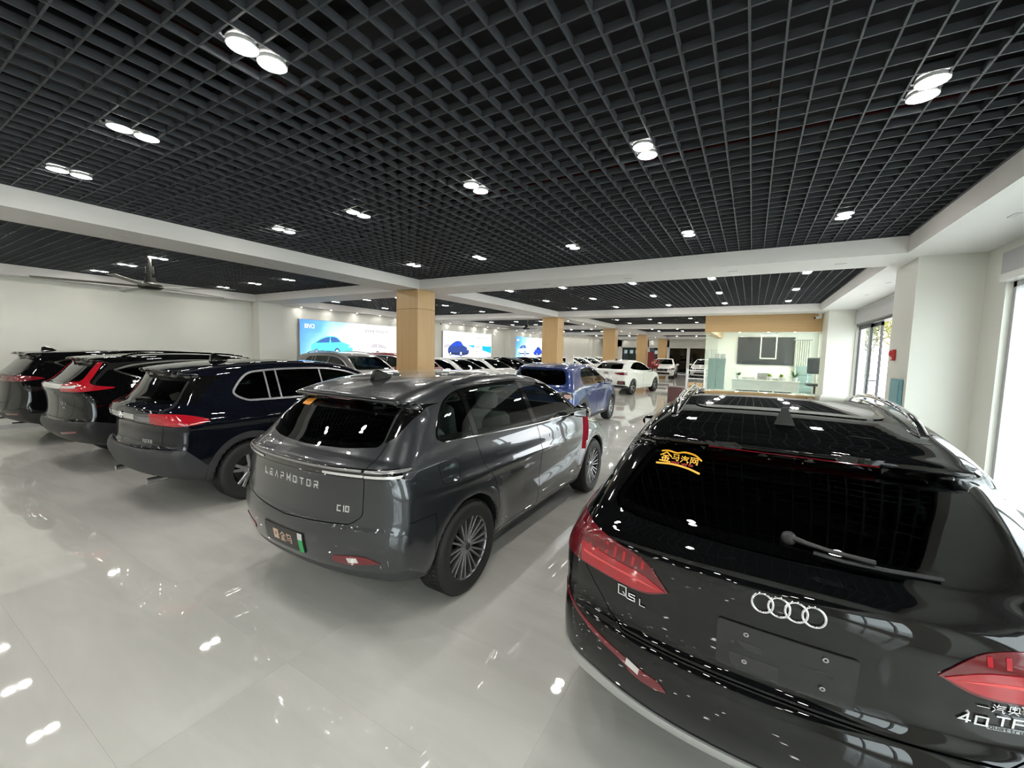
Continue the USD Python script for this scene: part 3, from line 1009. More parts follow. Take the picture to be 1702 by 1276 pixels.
w1 = shop_window(1, .2, 6.8, .33, 2.80, [1.85, 3.5, 5.15], M['frame_grey'])
put('shutter_box', span(XWR - .05, XWR + .19, .2, 6.8, 2.88, 3.12), M['frame_grey'], w1, smooth=False)
put('shutter_rail', span(XWR - .06, XWR + .16, .2, 6.8, 2.80, 2.88), M['white_gloss'], w1, smooth=False)
shop_window(2, -6.6, -.9, .33, 3.1, [-4.7, -2.8], M['frame_grey'])
shop_window(3, 16.4, 21.6, .92, 2.98, [18.1, 19.9], M['frame_grey'])
# entrance: header, fixed leaves pushed to the far side, open doorway on the near side
d1 = struct('door_1', cat([span(XWR + .02, XWR + .16, 8.6, 14.4, 2.80, 3.18)]), M['frame_grey'], smooth=False)
put('shutter_box', span(XWR - .04, XWR + .02, 8.6, 14.4, 2.83, 3.17), M['frame_grey'], d1, smooth=False)
put('door_track', span(XWR + .0, XWR + .17, 8.6, 14.4, 2.76, 2.80), M['frame_dark'], d1, smooth=False)
for a, b, x in ((13.05, 14.38, .05), (12.40, 13.60, .11), (8.62, 9.6, .05)):
    lf = put('door_leaf', cat([span(XWR + x, XWR + x + .04, a, a + .05, 0, 2.76), span(XWR + x, XWR + x + .04, b - .05, b, 0, 2.76), span(XWR + x, XWR + x + .04, a, b, 0, .10), span(XWR + x, XWR + x + .04, a, b, 2.68, 2.76)]), M['frame_dark'], d1, smooth=False)
    put('pane', span(XWR + x + .014, XWR + x + .026, a + .07, b - .07, .10, 2.68), M['pane'], lf, smooth=False)
put('door_handle', cyl((XWR - .04, 12.52, .85), (XWR - .04, 12.52, 1.45), .016, 12), M['frame_dark'], d1)
put('door_handle', cat([cyl((XWR - .04, 12.52, .9), (XWR + .11, 12.52, .9), .01, 8), cyl((XWR - .04, 12.52, 1.4), (XWR + .11, 12.52, 1.4), .01, 8)]), M['frame_dark'], d1)

# far wall with dark glazed openings
wf = struct('wall_far', cat([wall_box(XW - .2, -11.6, YF, YF + .2), wall_box(-9.75, -8.9, YF, YF + .2), wall_box(-7.55, -7.0, YF, YF + .2), wall_box(2.2, XWR + .2, YF, YF + .2), wall_box(XW - .2, XWR + .2, YF, YF + .2, 2.58)]), M['wall'], smooth=False)
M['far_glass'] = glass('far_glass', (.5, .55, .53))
i = 0
for x0, x1, posts in ((-11.6, -9.75, []), (-8.9, -7.55, []), (-7.0, 2.2, [-5.25, -3.4, -1.6, .3])):
    i += 1
    w = struct(f'door_{1 + i}', cat([span(x0, x1, YF + .05, YF + .12, 2.50, 2.58), span(x0, x0 + .06, YF + .05, YF + .12, 0, 2.58), span(x1 - .06, x1, YF + .05, YF + .12, 0, 2.58), span(x0, x1, YF + .05, YF + .12, 0, .06)]
                                     + [span(p - (.13 if p == -5.25 else .04), p + (.13 if p == -5.25 else .04), YF, YF + .14, 0, 2.58) for p in posts]), M['white_gloss'], smooth=False)
    e = [x0 + .06] + posts + [x1 - .06]
    for a, b in zip(e[:-1], e[1:]):
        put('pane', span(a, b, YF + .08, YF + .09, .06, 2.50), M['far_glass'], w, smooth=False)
# the dim hall beyond them
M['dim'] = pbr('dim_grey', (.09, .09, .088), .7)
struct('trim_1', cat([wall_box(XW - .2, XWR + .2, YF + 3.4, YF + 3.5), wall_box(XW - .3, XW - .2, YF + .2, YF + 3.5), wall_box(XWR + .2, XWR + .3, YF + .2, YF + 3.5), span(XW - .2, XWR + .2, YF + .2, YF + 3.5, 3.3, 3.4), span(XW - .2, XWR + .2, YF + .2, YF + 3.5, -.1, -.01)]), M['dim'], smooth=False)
for s, x in (('left', XW + .008),):
    struct(f'baseboard_{s}', span(XW, XW + .016, YN, YF, 0, .09), M['grout'], smooth=False)

# wood-clad columns
COLY = [6.95, 14.65, 22.3, 30.0, 37.75]
where = ['between the black row of cars and the grey crossover', 'beyond the blue crossover, second from the front', 'third along the aisle, behind the white coupe-backed car', 'fourth along the aisle with the dark red sign at its foot', 'farthest one, before the dark glass doors']
for k, y in enumerate(COLY):
    c = thing('column', ((XB0 + XB1) / 2 + .06, y + .29, 0), 0, 'square tan wood-clad column ' + where[k], 'column', 'wood-clad columns')
    put('core', span(-.32, .32, -.27, .27, 0, BEAM + .005), M['wood'], c, smooth=False)
    for sx, nx in ((-1, 0), (1, 0), (0, -1), (0, 1)):
        for j, (z0, z1) in enumerate(((0.0, 1.225), (1.230, 2.805), (2.810, BEAM))):
            if sx:
                m = box((sx * .328, 0, (z0 + z1) / 2), (.016, .548, z1 - z0 - .004), .003)
            else:
                m = box((0, nx * .278, (z0 + z1) / 2), (.655, .016, z1 - z0 - .004), .003)
            put('panel', m, M['wood'], c, smooth=25)
    for a, b in itertools.product((-1, 1), repeat=2):
        put('corner_trim', box((a * .331, b * .281, BEAM / 2), (.012, .012, BEAM), .002), M['wood_edge'], c)

# ---------------------------------------------------------------- downlights: pairs of round faces set in the grid
LXR, LXL, LDY = [.77, -.80, -2.38, -4.05, -5.54], [-8.08, -9.50, -10.95, -12.52], [1.35, 3.55, 5.85]
first_lamp = None
lamp_no = 0
for bi, (y0, y1) in enumerate(YS):
    for x in LXR + LXL:
        for j, dy in enumerate(LDY):
            y = y0 + (dy if bi != 1 else (1.20, 3.21, 5.66)[j])
            if y > y1 - .3:
                continue
            side = LXR if x > XB0 else LXL
            lab = f"twin downlight, {['first', 'second', 'third'][j]} row of " + ['the back bay', 'the near bay', 'the second bay', 'the third bay', 'the fourth bay', 'the fifth bay', 'the last bay'][bi]
            lab += (', right' if x > XB0 else ', left') + ' of the beam, ' + ['rightmost', 'second from right', 'middle', 'fourth from right', 'leftmost'][side.index(x)] if len(side) == 5 else ', left of the beam, ' + ['rightmost', 'second from right', 'third from right', 'leftmost'][side.index(x)]
            if first_lamp is None:
                first_lamp = thing('downlight', (x, y, GRID), 0, lab, 'ceiling light', 'twin downlights in the grid')
                put('housing', box((0, 0, .055), (.152, .30, .06), .01), M['void'], first_lamp)
                for s in (-1, 1):
                    put('rim', moved(trimesh.creation.annulus(.069, .075, .02, sections=24), (0, s * .077, .008)), M['lamp_rim'], first_lamp)
                    put('lens', moved(lathe([(0, -.020), (.024, -.0185), (.048, -.012), (.064, -.004), (.070, .004), (0, .004)], 20), (0, s * .077, .004), M=trimesh.transformations.rotation_matrix(math.pi / 2, [1, 0, 0])), M['lamp_face'], first_lamp, smooth=60)
            else:
                again(first_lamp, (x, y, GRID), 0, lab)
# small spots in the white soffits: lit along the far half
spots = [(-13.47, y) for y in np.arange(8.6, 41, 1.15)] + [(-6.95, y) for y in (16.6, 18.4, 20.2, 25.0, 27.0, 29.0, 32.5, 35.0, 39.4)] + [(x, 41.75) for x in (-12.5, -11.2, -9.9, -8.6)]
s0 = None
cnt = {}
ORD = [''] + 'first second third fourth fifth sixth seventh eighth ninth tenth eleventh twelfth thirteenth fourteenth fifteenth sixteenth seventeenth eighteenth nineteenth twentieth twenty-first twenty-second twenty-third twenty-fourth twenty-fifth twenty-sixth twenty-seventh twenty-eighth twenty-ninth thirtieth'.split()
for n_, (x, y) in enumerate(spots):
    key = 0 if x < -13 else (1 if x > -7.5 else 2)
    k = cnt[key] = cnt.get(key, 0) + 1
    lab = ('%s small lit wall-washer along the left wall, counted from the nearest lightbox', '%s small lit spot under the long white beam, from the near end', '%s small lit spot in the far left corner, from the left')[key] % ORD[k]
    grp = ('soffit spots by the left wall', 'soffit spots under the long beam', 'soffit spots in the far corner')[key]
    if s0 is None:
        s0 = thing('soffit_spot', (x, y, BEAM), 0, lab, 'ceiling light', grp)
        put('ring', moved(trimesh.creation.annulus(.036, .048, .012, sections=20), (0, 0, .0)), M['lamp_rim'], s0)
        put('lens', cyl((0, 0, -.004), (0, 0, .006), .037, 16), M['spot_face'], s0)
    else:
        again(s0, (x, y, BEAM), 0, lab, group=grp)
# ---------------------------------------------------------------- the grey five-door in the middle
def build_c10():
    car = thing('car', (-2.774, 1.603, 0), 90 - .39, 'dark grey metallic crossover with full-width rear light bar and red ribbon on its mirror', 'car')
    prof = [(.55, .25, 1), (.13, .36), (.05, .43), (.015, .54), (.0, .64), (.012, .73, 1), (.030, .76), (.045, .88), (.050, .98), (.055, 1.04), (.052, 1.10), (.06, 1.135), (.12, 1.175, 1), (.165, 1.195), (.32, 1.335), (.49, 1.470), (.540, 1.492),
            (.48, 1.506), (.440, 1.522), (.442, 1.548), (.52, 1.574), (.80, 1.632), (1.2, 1.675), (1.7, 1.69), (2.2, 1.672), (2.65, 1.605), (3.0, 1.46), (3.42, 1.20), (3.55, 1.13), (3.75, 1.085), (4.2, 1.01), (4.5, .91), (4.66, .78), (4.73, .60),
            (4.70, .40), (4.55, .24, 1), (3.6, .20), (2.3, .20), (1.2, .20)]
    width = [(.1, .80), (.25, .865), (.40, .915), (.55, .94), (.72, .95), (.88, .948), (1.0, .938), (1.1, .915), (1.18, .885), (1.26, .848), (1.40, .785), (1.55, .712), (1.70, .63), (1.9, .5)]
    fd = Field(prof, width, 4.739, 1.90, rear=(.25, 2.6, 1.1), front=(.55, 2.3, 1.5), crown=.045, k=.12, kroof=.12,
               rear_in=[(.2, .05, .6), (.6, .06, .7), (.95, .075, .9), (1.15, .10, 1.2), (1.5, .13, 1.4), (1.8, .13, 1.4)],
               front_in=[(.2, .06, .8), (.7, .10, 1.0), (1.0, .16, 1.3), (1.2, .10, 1.9), (1.6, .06, 2.4)],
               wheels=(.93, 3.755), arch=(.405, .375, .60), flare=(.016, .46, .10, .37),
               bumps=[lambda x, z: .018 * np.exp(-((z - .93 + .02 * (x - .6)) / .045) ** 2) * np.clip((x - .2) / .5, 0, 1) * np.clip((4.3 - x) / 1.5, 0, 1),
                      lambda x, z: -.020 * np.exp(-((z - .60 - .05 * (x - 1.4)) / .12) ** 2) * np.clip((x - 1.3) / .5, 0, 1) * np.clip((3.3 - x) / .5, 0, 1)])
    cav = box((2.0, 0, 1.2), (3.2, 1.75, 1.0))
    b = Body(fd, .025, .016, mf_of(cav.vertices, cav.faces))
    P = M['paint_grey']
    # glass areas: rear window, side windows, windscreen
    rear_glass = rpoly([(-.640, 1.268), (-.62, 1.235), (-.40, 1.215), (0, 1.205), (.40, 1.215), (.62, 1.235), (.640, 1.268), (.575, 1.475), (.50, 1.497), (-.50, 1.497), (-.575, 1.475)], .03)
    side = closed([(.72, 1.232, 1), (.665, 1.262), (.70, 1.34), (.85, 1.50), (1.02, 1.565), (1.3, 1.592), (1.75, 1.603), (2.25, 1.588), (2.62, 1.53), (2.90, 1.43), (3.28, 1.215), (3.30, 1.17, 1), (2.9, 1.165), (1.9, 1.18), (1.0, 1.22)], 6)
    quarter = [(.5, 1.0), (1.075, 1.0), (1.075, 1.8), (.5, 1.8)]
    rdoor = [(1.135, 1.0), (2.075, 1.0), (2.02, 1.8), (1.135, 1.8)]
    fdoor = [(2.165, 1.0), (3.6, 1.0), (3.6, 1.8), (2.11, 1.8)]
    sp = Polygon(side)
    inner = sp.buffer(-.008)
    holes = prism(inner, 'y', -1.2, 1.2)
    wind = rpoly([(-.70, 1.22), (.70, 1.22), (.60, 1.56), (-.60, 1.56)], .05)
    rg = prism(rear_glass, 'x', -.2, .9)
    wg = prism(wind, 'x', 2.2, 4.0)
    b.core = b.core - prism(inner.buffer(-.02), 'y', -1.2, 1.2) - prism(as_poly(rear_glass).buffer(-.03), 'x', -.2, .9) - prism(as_poly(wind).buffer(-.03), 'x', 2.3, 4.0)
    g = b.take(rg)
    rwp = b.add('rear_window', g, M['glass_dark'], car)
    b.add('windscreen', b.take(wg), M['glass_mid'], car)
    for sgn, y0, y1 in ((-1, -1.2, 0), (1, 0, 1.2)):
        for q in (quarter, rdoor, fdoor):
            b.add('side_window', b.take(prism(inner.intersection(Polygon(q)), 'y', y0, y1)), M['glass_clear'], car)
        b.add('window_pillar', b.take(prism(inner, 'y', y0, y1)), M['gloss_black'], car, push=-.001)
        b.add('window_trim', b.take(prism(sp.buffer(.005).difference(inner), 'y', y0, y1)), M['gloss_black'], car, push=.003)
        put('waist_strip', b.sweep([(x, z - .004) for x, z in ((.73, 1.232), (1.0, 1.22), (1.45, 1.20), (1.9, 1.18), (2.4, 1.168), (2.9, 1.165), (3.25, 1.168))], '-y' if sgn < 0 else 'y', sgn * 1.3, .008, lift=.001), M['chrome'], car, smooth=50)
    # black flanks of the rear window and third brake lamp below the spoiler
    fl = Polygon([(-.72, 1.50), (-.70, 1.30), (-.652, 1.26), (-.585, 1.52)])
    for k in (1, -1):
        b.add('window_flank', b.take(prism(affinity.scale(fl, k, 1, origin=(0, 0)), 'x', -.2, .9)), M['gloss_black'], car)
    sl = rpoly([(-.14, 1.500), (.14, 1.500), (.14, 1.512), (-.14, 1.512)], .003)
    # rear lamp bar
    bar = sbox(-1.1, 1.062, 1.1, 1.128)
    gate_w = .662
    lampx = prism(bar, 'x', -.2, .30) ^ prism(closed([(-.2, 1.0, 1), (.31, 1.045, 1), (.395, 1.075), (.31, 1.128, 1), (-.2, 1.2, 1)]), 'y', -1.2, 1.2)
    lamp = b.take(lampx)
    lb = b.add('rear_light_bar', lamp, M['gloss_black'], car, push=-.003, label='gloss black full-width rear light bar')
    # bright light guides inside the bar: an upper line all across, a lower one at both ends
    yy = np.linspace(-.93, .93, 60)
    up = b.drape(LineString([(u, 1.113) for u in np.linspace(-.64, .64, 40)]).buffer(.007), .004, 'x', -.3, res=.03)
    put('light_guide', up, M['satin'], lb, smooth=30)
    for k in (-1, 1):
        lo = b.drape(LineString([(k * u, 1.082) for u in np.linspace(.36, .655, 12)]).buffer(.008), .004, 'x', -.3, res=.03)
        put('light_guide', lo, M['white_lens'], lb, smooth=30)
        for z0, m in ((1.112, M['satin']), (1.080, M['white_lens'])):
            lo = b.drape(LineString([(k * u, z0) for u in np.linspace(.675, .86, 12)]).buffer(.008), .004, 'x', -.3, res=.03)
            put('light_guide', lo, m, lb, smooth=30)
    # tailgate
    gate = rpoly([(-.668, 1.28), (-.662, .82), (-.58, .765), (0, .735), (.58, .765), (.662, .82), (.668, 1.28), (.60, 1.53), (-.60, 1.53)], .05)
    gp = b.take(prism(gate, 'x', -.2, .50))
    gm = b.take(prism(as_poly(gate).buffer(.006), 'x', -.2, .50))       # the seam stays open
    tg = b.add('tailgate', gp, P, car)
    # rear bumper, with a darker lower apron
    b.add('rear_apron', b.take(prism([(-.2, .1), (.52, .1), (.52, .33), (.30, .46), (-.2, .455)], 'y', -1.2, 1.2)), M['grey_plastic'], car)
    b.take(prism([(.52, .33), (.525, .33), (.525, .78), (.30, .78), (.30, .775), (.52, .775)], 'y', -1.2, 1.2))
    b.add('rear_bumper', b.take(prism([(-.2, .30), (.52, .30), (.52, .775), (.24, .80), (.24, .82), (-.2, .82)], 'y', -1.2, 1.2)), P, car)
    # doors, fuel flap: cut free with an open seam
    for sgn, y0, y1 in ((-1, -1.2, 0), (1, 0, 1.2)):
        rd = Polygon(closed([(1.22, .33, 1), (1.33, .55), (1.27, .80), (1.115, 1.0), (1.075, 1.19), (1.075, 1.62, 1), (2.065, 1.62, 1), (2.115, 1.19), (2.135, .90), (2.15, .33, 1)], 8))
        fdr = Polygon(closed([(2.156, .33, 1), (2.141, .90), (2.121, 1.19), (2.071, 1.62, 1), (2.9, 1.5, 1), (3.36, 1.19, 1), (3.33, .9), (3.22, .60), (3.18, .33, 1)], 8))
        for q, nm in ((rd, 'rear_door'), (fdr, 'front_door')):
            m = b.take(prism(q.buffer(-.003), 'y', y0, y1))
            b.take(prism(q.buffer(.002), 'y', y0, y1))
            d = b.add(nm, m, P, car)
            hx = 1.30 if nm == 'rear_door' else 2.35
            put('door_handle', b.drape(rpoly([(hx, 1.005), (hx + .21, .993), (hx + .21, 1.018), (hx, 1.03)], .01), .003, '-y' if sgn < 0 else 'y', sgn * 1.3), P, d)
        if sgn < 0:
            q = rpoly([(.60, .955), (.80, .95), (.80, 1.105), (.60, 1.11)], .04)
            m = b.take(prism(q, 'y', y0, y1))
            b.take(prism(as_poly(q).buffer(.004), 'y', y0, y1))
            b.add('charging_flap', m, P, car)
        b.add('sill_trim', b.take(prism([(1.33, .15), (3.30, .15), (3.30, .30), (1.33, .30)], 'y', y0, y1)), M['grey_plastic'], car)
    # front lamps and lower grille
    for k in (1, -1):
        q = rpoly([(.48, .83), (.96, .86), (.96, .93), (.50, .87)], .01)
        b.add('headlamp', b.take(prism(affinity.scale(q, k, 1, origin=(0, 0)), 'x', 4.0, 4.8)), M['smoke_lens'], car)
    b.add('bonnet', b.take(prism([(-.70, 3.62), (.70, 3.62), (.72, 4.4), (.5, 4.62), (-.5, 4.62), (-.72, 4.4)][0:0] or [(3.62, -.72), (4.35, -.74), (4.6, -.5), (4.6, .5), (4.35, .74), (3.62, .72)], 'z', .85, 1.4)), P, car)
    b.add('body_shell', b.skin, P, car)
    b.add('under_structure', b.core, M['core'], car)
    # third brake lamp, wiper-less gate, badge letters
    put('brake_light', b.drape(sl, .004, 'x', .2, res=None), M['red_dark'], car)
    letters = 'LEAPMOTOR'
    for i, ch in enumerate(letters):
        w = .040
        u = (i - 4) * .0745
        L = {'L': [[(0, 1), (0, 0), (.8, 0)]], 'E': [[(.8, 1), (0, 1)], [(0, .5), (.8, .5)], [(.8, 0), (0, 0), (0, .5)]], 'A': [[(0, 0), (.42, 1), (.84, 0)]], 'P': [[(0, 1), (.8, 1), (.8, .45), (0, .45)], [(0, .2), (0, 0)]],
             'M': [[(0, 0), (0, 1), (.45, .3), (.9, 1), (.9, 0)]], 'O': [[(0, 0), (.85, 0), (.85, 1), (0, 1), (0, 0)]], 'T': [[(0, 1), (.9, 1)], [(.45, 1), (.45, 0)]], 'R': [[(0, 1), (.8, 1), (.8, .45), (0, .45)], [(.4, .45), (.85, 0)], [(0, .2), (0, 0)]]}[ch]
        g2 = affinity.translate(affinity.scale(unary_union([LineString(q).buffer(.11, cap_style='square', join_style='round' if ch == 'O' else 'mitre') for q in L]), w, .040, origin=(0, 0)), u - w * .42, .965)
        put('badge_letter', b.drape(g2, .004, 'x', -.3, res=None), M['chrome'], tg, smooth=False)
    CL = {'C': [[(.8, 1), (0, 1), (0, 0), (.8, 0)]], '1': [[(.2, 1), (.2, 0)]], '0': [[(0, 0), (.75, 0), (.75, 1), (0, 1), (0, 0)]]}
    for ch, u in (('C', .485), ('1', .527), ('0', .548)):
        g2 = affinity.translate(affinity.scale(unary_union([LineString(q).buffer(.12, cap_style='square') for q in CL[ch]]), .030, .034, origin=(0, 0)), u, .842)
        put('badge_letter', b.drape(g2, .004, 'x', -.3, res=None), M['chrome'], tg, smooth=False)
    # dealer plate: black board with gold emblem and two characters, green strip at its right end
    plate_c = (.0, 0, .575)
    pl = put('number_plate', b.drape(sbox(-.225, .505, .225, .645), .010, 'x', -.3, res=.06), M['black_plate'], car, smooth=20, label='black dealer plate with gold emblem and two characters')
    z0 = .545
    emb = sbox(-.112, z0 - .003, -.050, z0 + .068).difference(affinity.translate(affinity.scale(Polygon([(0, 0), (.5, 1), (.2, .9), (-.3, .4)]), .028, .045, origin=(0, 0)), -.082, z0 + .012))
    put('plate_emblem', b.drape(emb, .0125, 'x', -.3, res=None), M['gold'], pl, smooth=False)
    jin = [[(.5, 1), (0, .62)], [(.5, 1), (1, .62)], [(.28, .60), (.72, .60)], [(.2, .38), (.8, .38)], [(.5, .6), (.5, .02)], [(.02, .02), (.98, .02)], [(.22, .27), (.30, .12)], [(.78, .27), (.70, .12)]]
    ma = [[(.1, .95), (.85, .95), (.8, .55)], [(.25, .95), (.2, .55), (.92, .55), (.85, .0), (.65, .05)], [(0, .28), (.68, .28)]]
    for st, u in ((jin, -.030), (ma, .045)):
        put('plate_character', b.drape(affinity.translate(glyph(st, .062, .085, 0), u, z0), .0125, 'x', -.3, res=None), M['gold'], pl, smooth=False)
    put('plate_strip', b.drape(sbox(.178, .507, .222, .60), .0125, 'x', -.3, res=None), M['green_plate'], pl, smooth=False, label='green strip of the plate')
    put('plate_strip', b.drape(sbox(.178, .60, .222, .643), .0125, 'x', -.3, res=None), M['white_lens'], pl, smooth=False)
    # bumper reflectors with a clear reversing lens
    for k in (1, -1):
        rf = put('bumper_reflector', b.drape(affinity.scale(Polygon(closed([(.46, .505, 1), (.60, .498), (.80, .530, 1), (.70, .565), (.56, .558), (.47, .540)])), k, 1, origin=(0, 0)), .004, 'x', -.3), M['red_dark'], car)
        put('reversing_lens', b.drape(affinity.scale(Polygon([(.585, .512), (.655, .520), (.645, .553), (.575, .545)]), k, 1, origin=(0, 0)), .006, 'x', -.3), M['white_lens'], rf)
    # aerial fin, sticker, mirrors, ribbon
    fin = trimesh.convex.convex_hull([(.78, -.032, 1.60), (.78, .032, 1.60), (1.03, -.02, 1.63), (1.03, .02, 1.63), (.80, -.012, 1.715), (.80, .012, 1.715), (.84, -.006, 1.722), (.84, .006, 1.722), (.95, -.010, 1.685), (.95, .010, 1.685)])
    put('roof_aerial', fin, M['gloss_black'], car, smooth=50)
    for k in (-1, 1):
        mir = tm_of(m3.Manifold.batch_hull([m3.Manifold.sphere(.05, 20).translate((2.98, k * 1.00, 1.235)), m3.Manifold.sphere(.045, 20).translate((2.97, k * 1.10, 1.225)), m3.Manifold.sphere(.055, 20).translate((3.06, k * 1.00, 1.215)), m3.Manifold.sphere(.04, 20).translate((3.05, k * 1.10, 1.215)),
                                           m3.Manifold.sphere(.04, 20).translate((2.985, k * .99, 1.18)), m3.Manifold.sphere(.04, 20).translate((3.05, k * 1.09, 1.175))]))
        mp = put('door_mirror', cat([mir, tube([(3.05, k * .86, 1.14), (3.05, k * .93, 1.16), (3.04, k * .99, 1.19)], .028, 10, flat=.6)]), M['gloss_black'] if k < 0 else P, car, smooth=60)
        put('mirror_glass', box((2.925, k * 1.05, 1.21), (.006, .15, .095), .003), M['chrome'], mp)
        if k < 0:
            rb = []
            for dx, dy, L0, tw in ((-.015, 0, .36, .1), (.018, .006, .40, -.15), (.0, -.008, .30, .25)):
                t = np.linspace(0, 1, 12)
                p = np.stack([3.0 + dx + tw * .10 * t, np.full(12, -1.085 + dy) - .012 * np.sin(t * 3), 1.165 - L0 * t], 1)
                n_ = np.array([.7, -.7, 0]) * .026
                v = np.vstack([p - n_, p + n_, p - n_ + [0, .003, 0], p + n_ + [0, .003, 0]])
                f = []
                for i in range(11):
                    f += [[i, i + 1, 13 + i], [i, 13 + i, 12 + i], [24 + i, 37 + i, 25 + i], [24 + i, 36 + i, 37 + i]]
                rb.append(trimesh.Trimesh(v, f, process=False))
            for a in (0.5, 2.6, -.4, 3.6):
                lp = bezier((3.0, -1.088, 1.165), (3.0 + .11 * math.cos(a), -1.10, 1.165 + .09 * math.sin(a)), (3.0 + .05 * math.cos(a + .6), -1.09, 1.16 + .04 * math.sin(a + .6)))
                rb.append(tube(lp, .012, 6, flat=.3))
            rb.append(moved(trimesh.creation.icosphere(2, .02), (3.0, -1.09, 1.165)))
            put('ribbon', cat(rb), M['ribbon'], mp, smooth=40, label='red ribbon tied to the mirror')
    put('window_sticker', b.drape(rpoly([(-.50, 1.425), (-.36, 1.425), (-.37, 1.475), (-.485, 1.475)], .01), .001, 'x', -.3), M['orange'], car, label='orange sticker in the rear window corner')
    cabin(car, 2.35, 1.35, 1.9, .62, M['interior_grey'])
    for s in (-1, 1):
        for xw in (.93, 3.755):
            wheel(car, xw, s, .945, .364, .364, .258, .245, 'multi', M['rubber'], M['alloy_dark'], M['disc'])
    return car, b


C10, C10_BODY = build_c10()
# ---------------------------------------------------------------- the black car in the right foreground
AUDI_S = dict(
    paint='paint_black', L=4.77, W=1.893, wx=(.93, 3.837), R=.37, rim=.245, tw=.24, spokes='five', h=.021, t=.014, tread=1, hollow=True, seat_mat='interior',
    prof=[(.55, .26, 1), (.16, .36), (.06, .44), (.015, .54), (.0, .63), (.008, .70), (.024, .745), (.050, .775), (.062, .81), (.050, .90), (.040, 1.0), (.032, 1.07), (.042, 1.125), (.070, 1.162), (.108, 1.195), (.17, 1.255), (.36, 1.385), (.53, 1.468), (.580, 1.484),
          (.545, 1.489), (.512, 1.500), (.510, 1.522), (.60, 1.550), (.74, 1.585), (1.1, 1.632), (1.6, 1.655), (2.1, 1.648), (2.6, 1.59), (3.0, 1.46), (3.42, 1.20), (3.58, 1.12), (3.8, 1.08), (4.3, 1.0), (4.6, .90), (4.74, .74), (4.77, .56), (4.72, .34), (4.55, .24, 1), (3.5, .21), (2.3, .21), (1.2, .21)],
    width=[(.1, .80), (.25, .87), (.40, .915), (.55, .935), (.70, .942), (.85, .945), (.98, .940), (1.05, .922), (1.13, .885), (1.22, .835), (1.36, .760), (1.5, .685), (1.66, .60), (1.9, .5)],
    field=dict(rear=(.27, 2.5, 1.15), front=(.5, 2.3, 1.4), crown=.045, k=.11, kroof=.12,
               rear_in=[(.2, .15, .8), (.7, .155, .9), (1.0, .15, 1.0), (1.2, .15, 1.3), (1.5, .14, 1.6), (1.8, .14, 1.6)], front_in=[(.2, .06, .8), (.7, .10, 1.0), (1.0, .15, 1.3), (1.2, .10, 1.9), (1.6, .06, 2.4)],
               flare=(.014, .47, .10, .38), bumps=[lambda x, z: .014 * np.exp(-((z - 1.0 - .03 * np.cos((x - .9) * 2.1)) / .03) ** 2) * np.clip((x - .3) / .4, 0, 1)]),
    dlo=[(.98, 1.20, 1), (.80, 1.26), (.84, 1.36), (1.0, 1.46), (1.3, 1.535), (1.8, 1.555), (2.25, 1.54), (2.65, 1.46), (3.05, 1.31), (3.36, 1.14, 1), (2.8, 1.14), (2.0, 1.15), (1.3, 1.17)],
    posts=(1.22, 2.12), rear_glass=rpoly([(-.67, 1.235), (-.55, 1.218), (-.28, 1.212), (0, 1.21), (.28, 1.212), (.55, 1.218), (.67, 1.235), (.555, 1.445), (.48, 1.482), (-.48, 1.482), (-.555, 1.445)], .035),
    wind=rpoly([(-.72, 1.20), (.72, 1.20), (.60, 1.54), (-.60, 1.54)], .05), trim='gloss_black', glass='glass_clear', rear_glass_mat='glass_dark',
    pieces=[('tail_lamp', closed([(.372, .998, 1), (.43, 1.065), (.475, 1.095), (.60, 1.118), (.80, 1.150), (1.05, 1.155, 1), (1.05, .985, 1), (.80, .965), (.60, .955), (.46, .958)]), 'x', -.2, .62, 'red_dark', .004),
            ('bumper_lamp', closed([(.355, .628, 1), (.42, .618), (.50, .632), (.52, .648), (.66, .685), (.80, .735), (1.0, .785, 1), (1.0, .802, 1), (.82, .752), (.64, .700), (.46, .664), (.38, .650)]), 'x', -.2, .42, 'red_dark', .003),
            ('skid_trim', closed([(-.9, .475, 1), (-.70, .455), (-.45, .425), (0, .415), (.45, .425), (.70, .455), (.9, .475, 1), (.9, .55, 1), (.70, .53), (.45, .50), (0, .49), (-.45, .50), (-.70, .53), (-.9, .55, 1)]), 'x', -.2, .40, 'satin_trim', .008)],
    flank=Polygon([(.67, 1.225), (.735, 1.24), (.61, 1.50), (.46, 1.497), (.555, 1.45)]),
    gate=rpoly([(-.74, 1.20), (-.74, .95), (-.62, .80), (-.55, .762), (.55, .762), (.62, .80), (.74, .95), (.74, 1.20), (.61, 1.51), (-.61, 1.51)], .03), gate_x=.52,
    bumper=[('rear_apron', [(-.2, .1), (.55, .1), (.55, .36), (.30, .42), (-.2, .42)], 'black_plastic'), ('rear_bumper', [(-.2, .30), (.52, .30), (.52, .80), (.30, .86), (.30, .79), (-.2, .79)], None)],
    doors=[('rear_door', [(1.28, .34, 1), (1.40, .60), (1.30, .9), (1.20, 1.14), (1.20, 1.6, 1), (2.10, 1.6, 1), (2.13, 1.14), (2.15, .34, 1)]), ('front_door', [(2.158, .34, 1), (2.138, 1.14), (2.108, 1.6, 1), (2.9, 1.5, 1), (3.40, 1.14, 1), (3.36, .8), (3.25, .34, 1)])], handle=.985,
    hood=[(3.65, -.72), (4.4, -.74), (4.62, -.5), (4.62, .5), (4.4, .74), (3.65, .72)], mirror=(2.90, .955, 1.20), mirror_mat='gloss_black', rails=(.82, 2.75, .50, .565, .03), rail_mat='chrome', cabin=(.55, 3.5), seat_x=2.35, bench_x=1.45)
M['satin_trim'] = pbr('satin_trim', (.48, .48, .47), .35, .2)
M['red_inner'] = pbr('red_inner', (.75, .10, .10), .3)
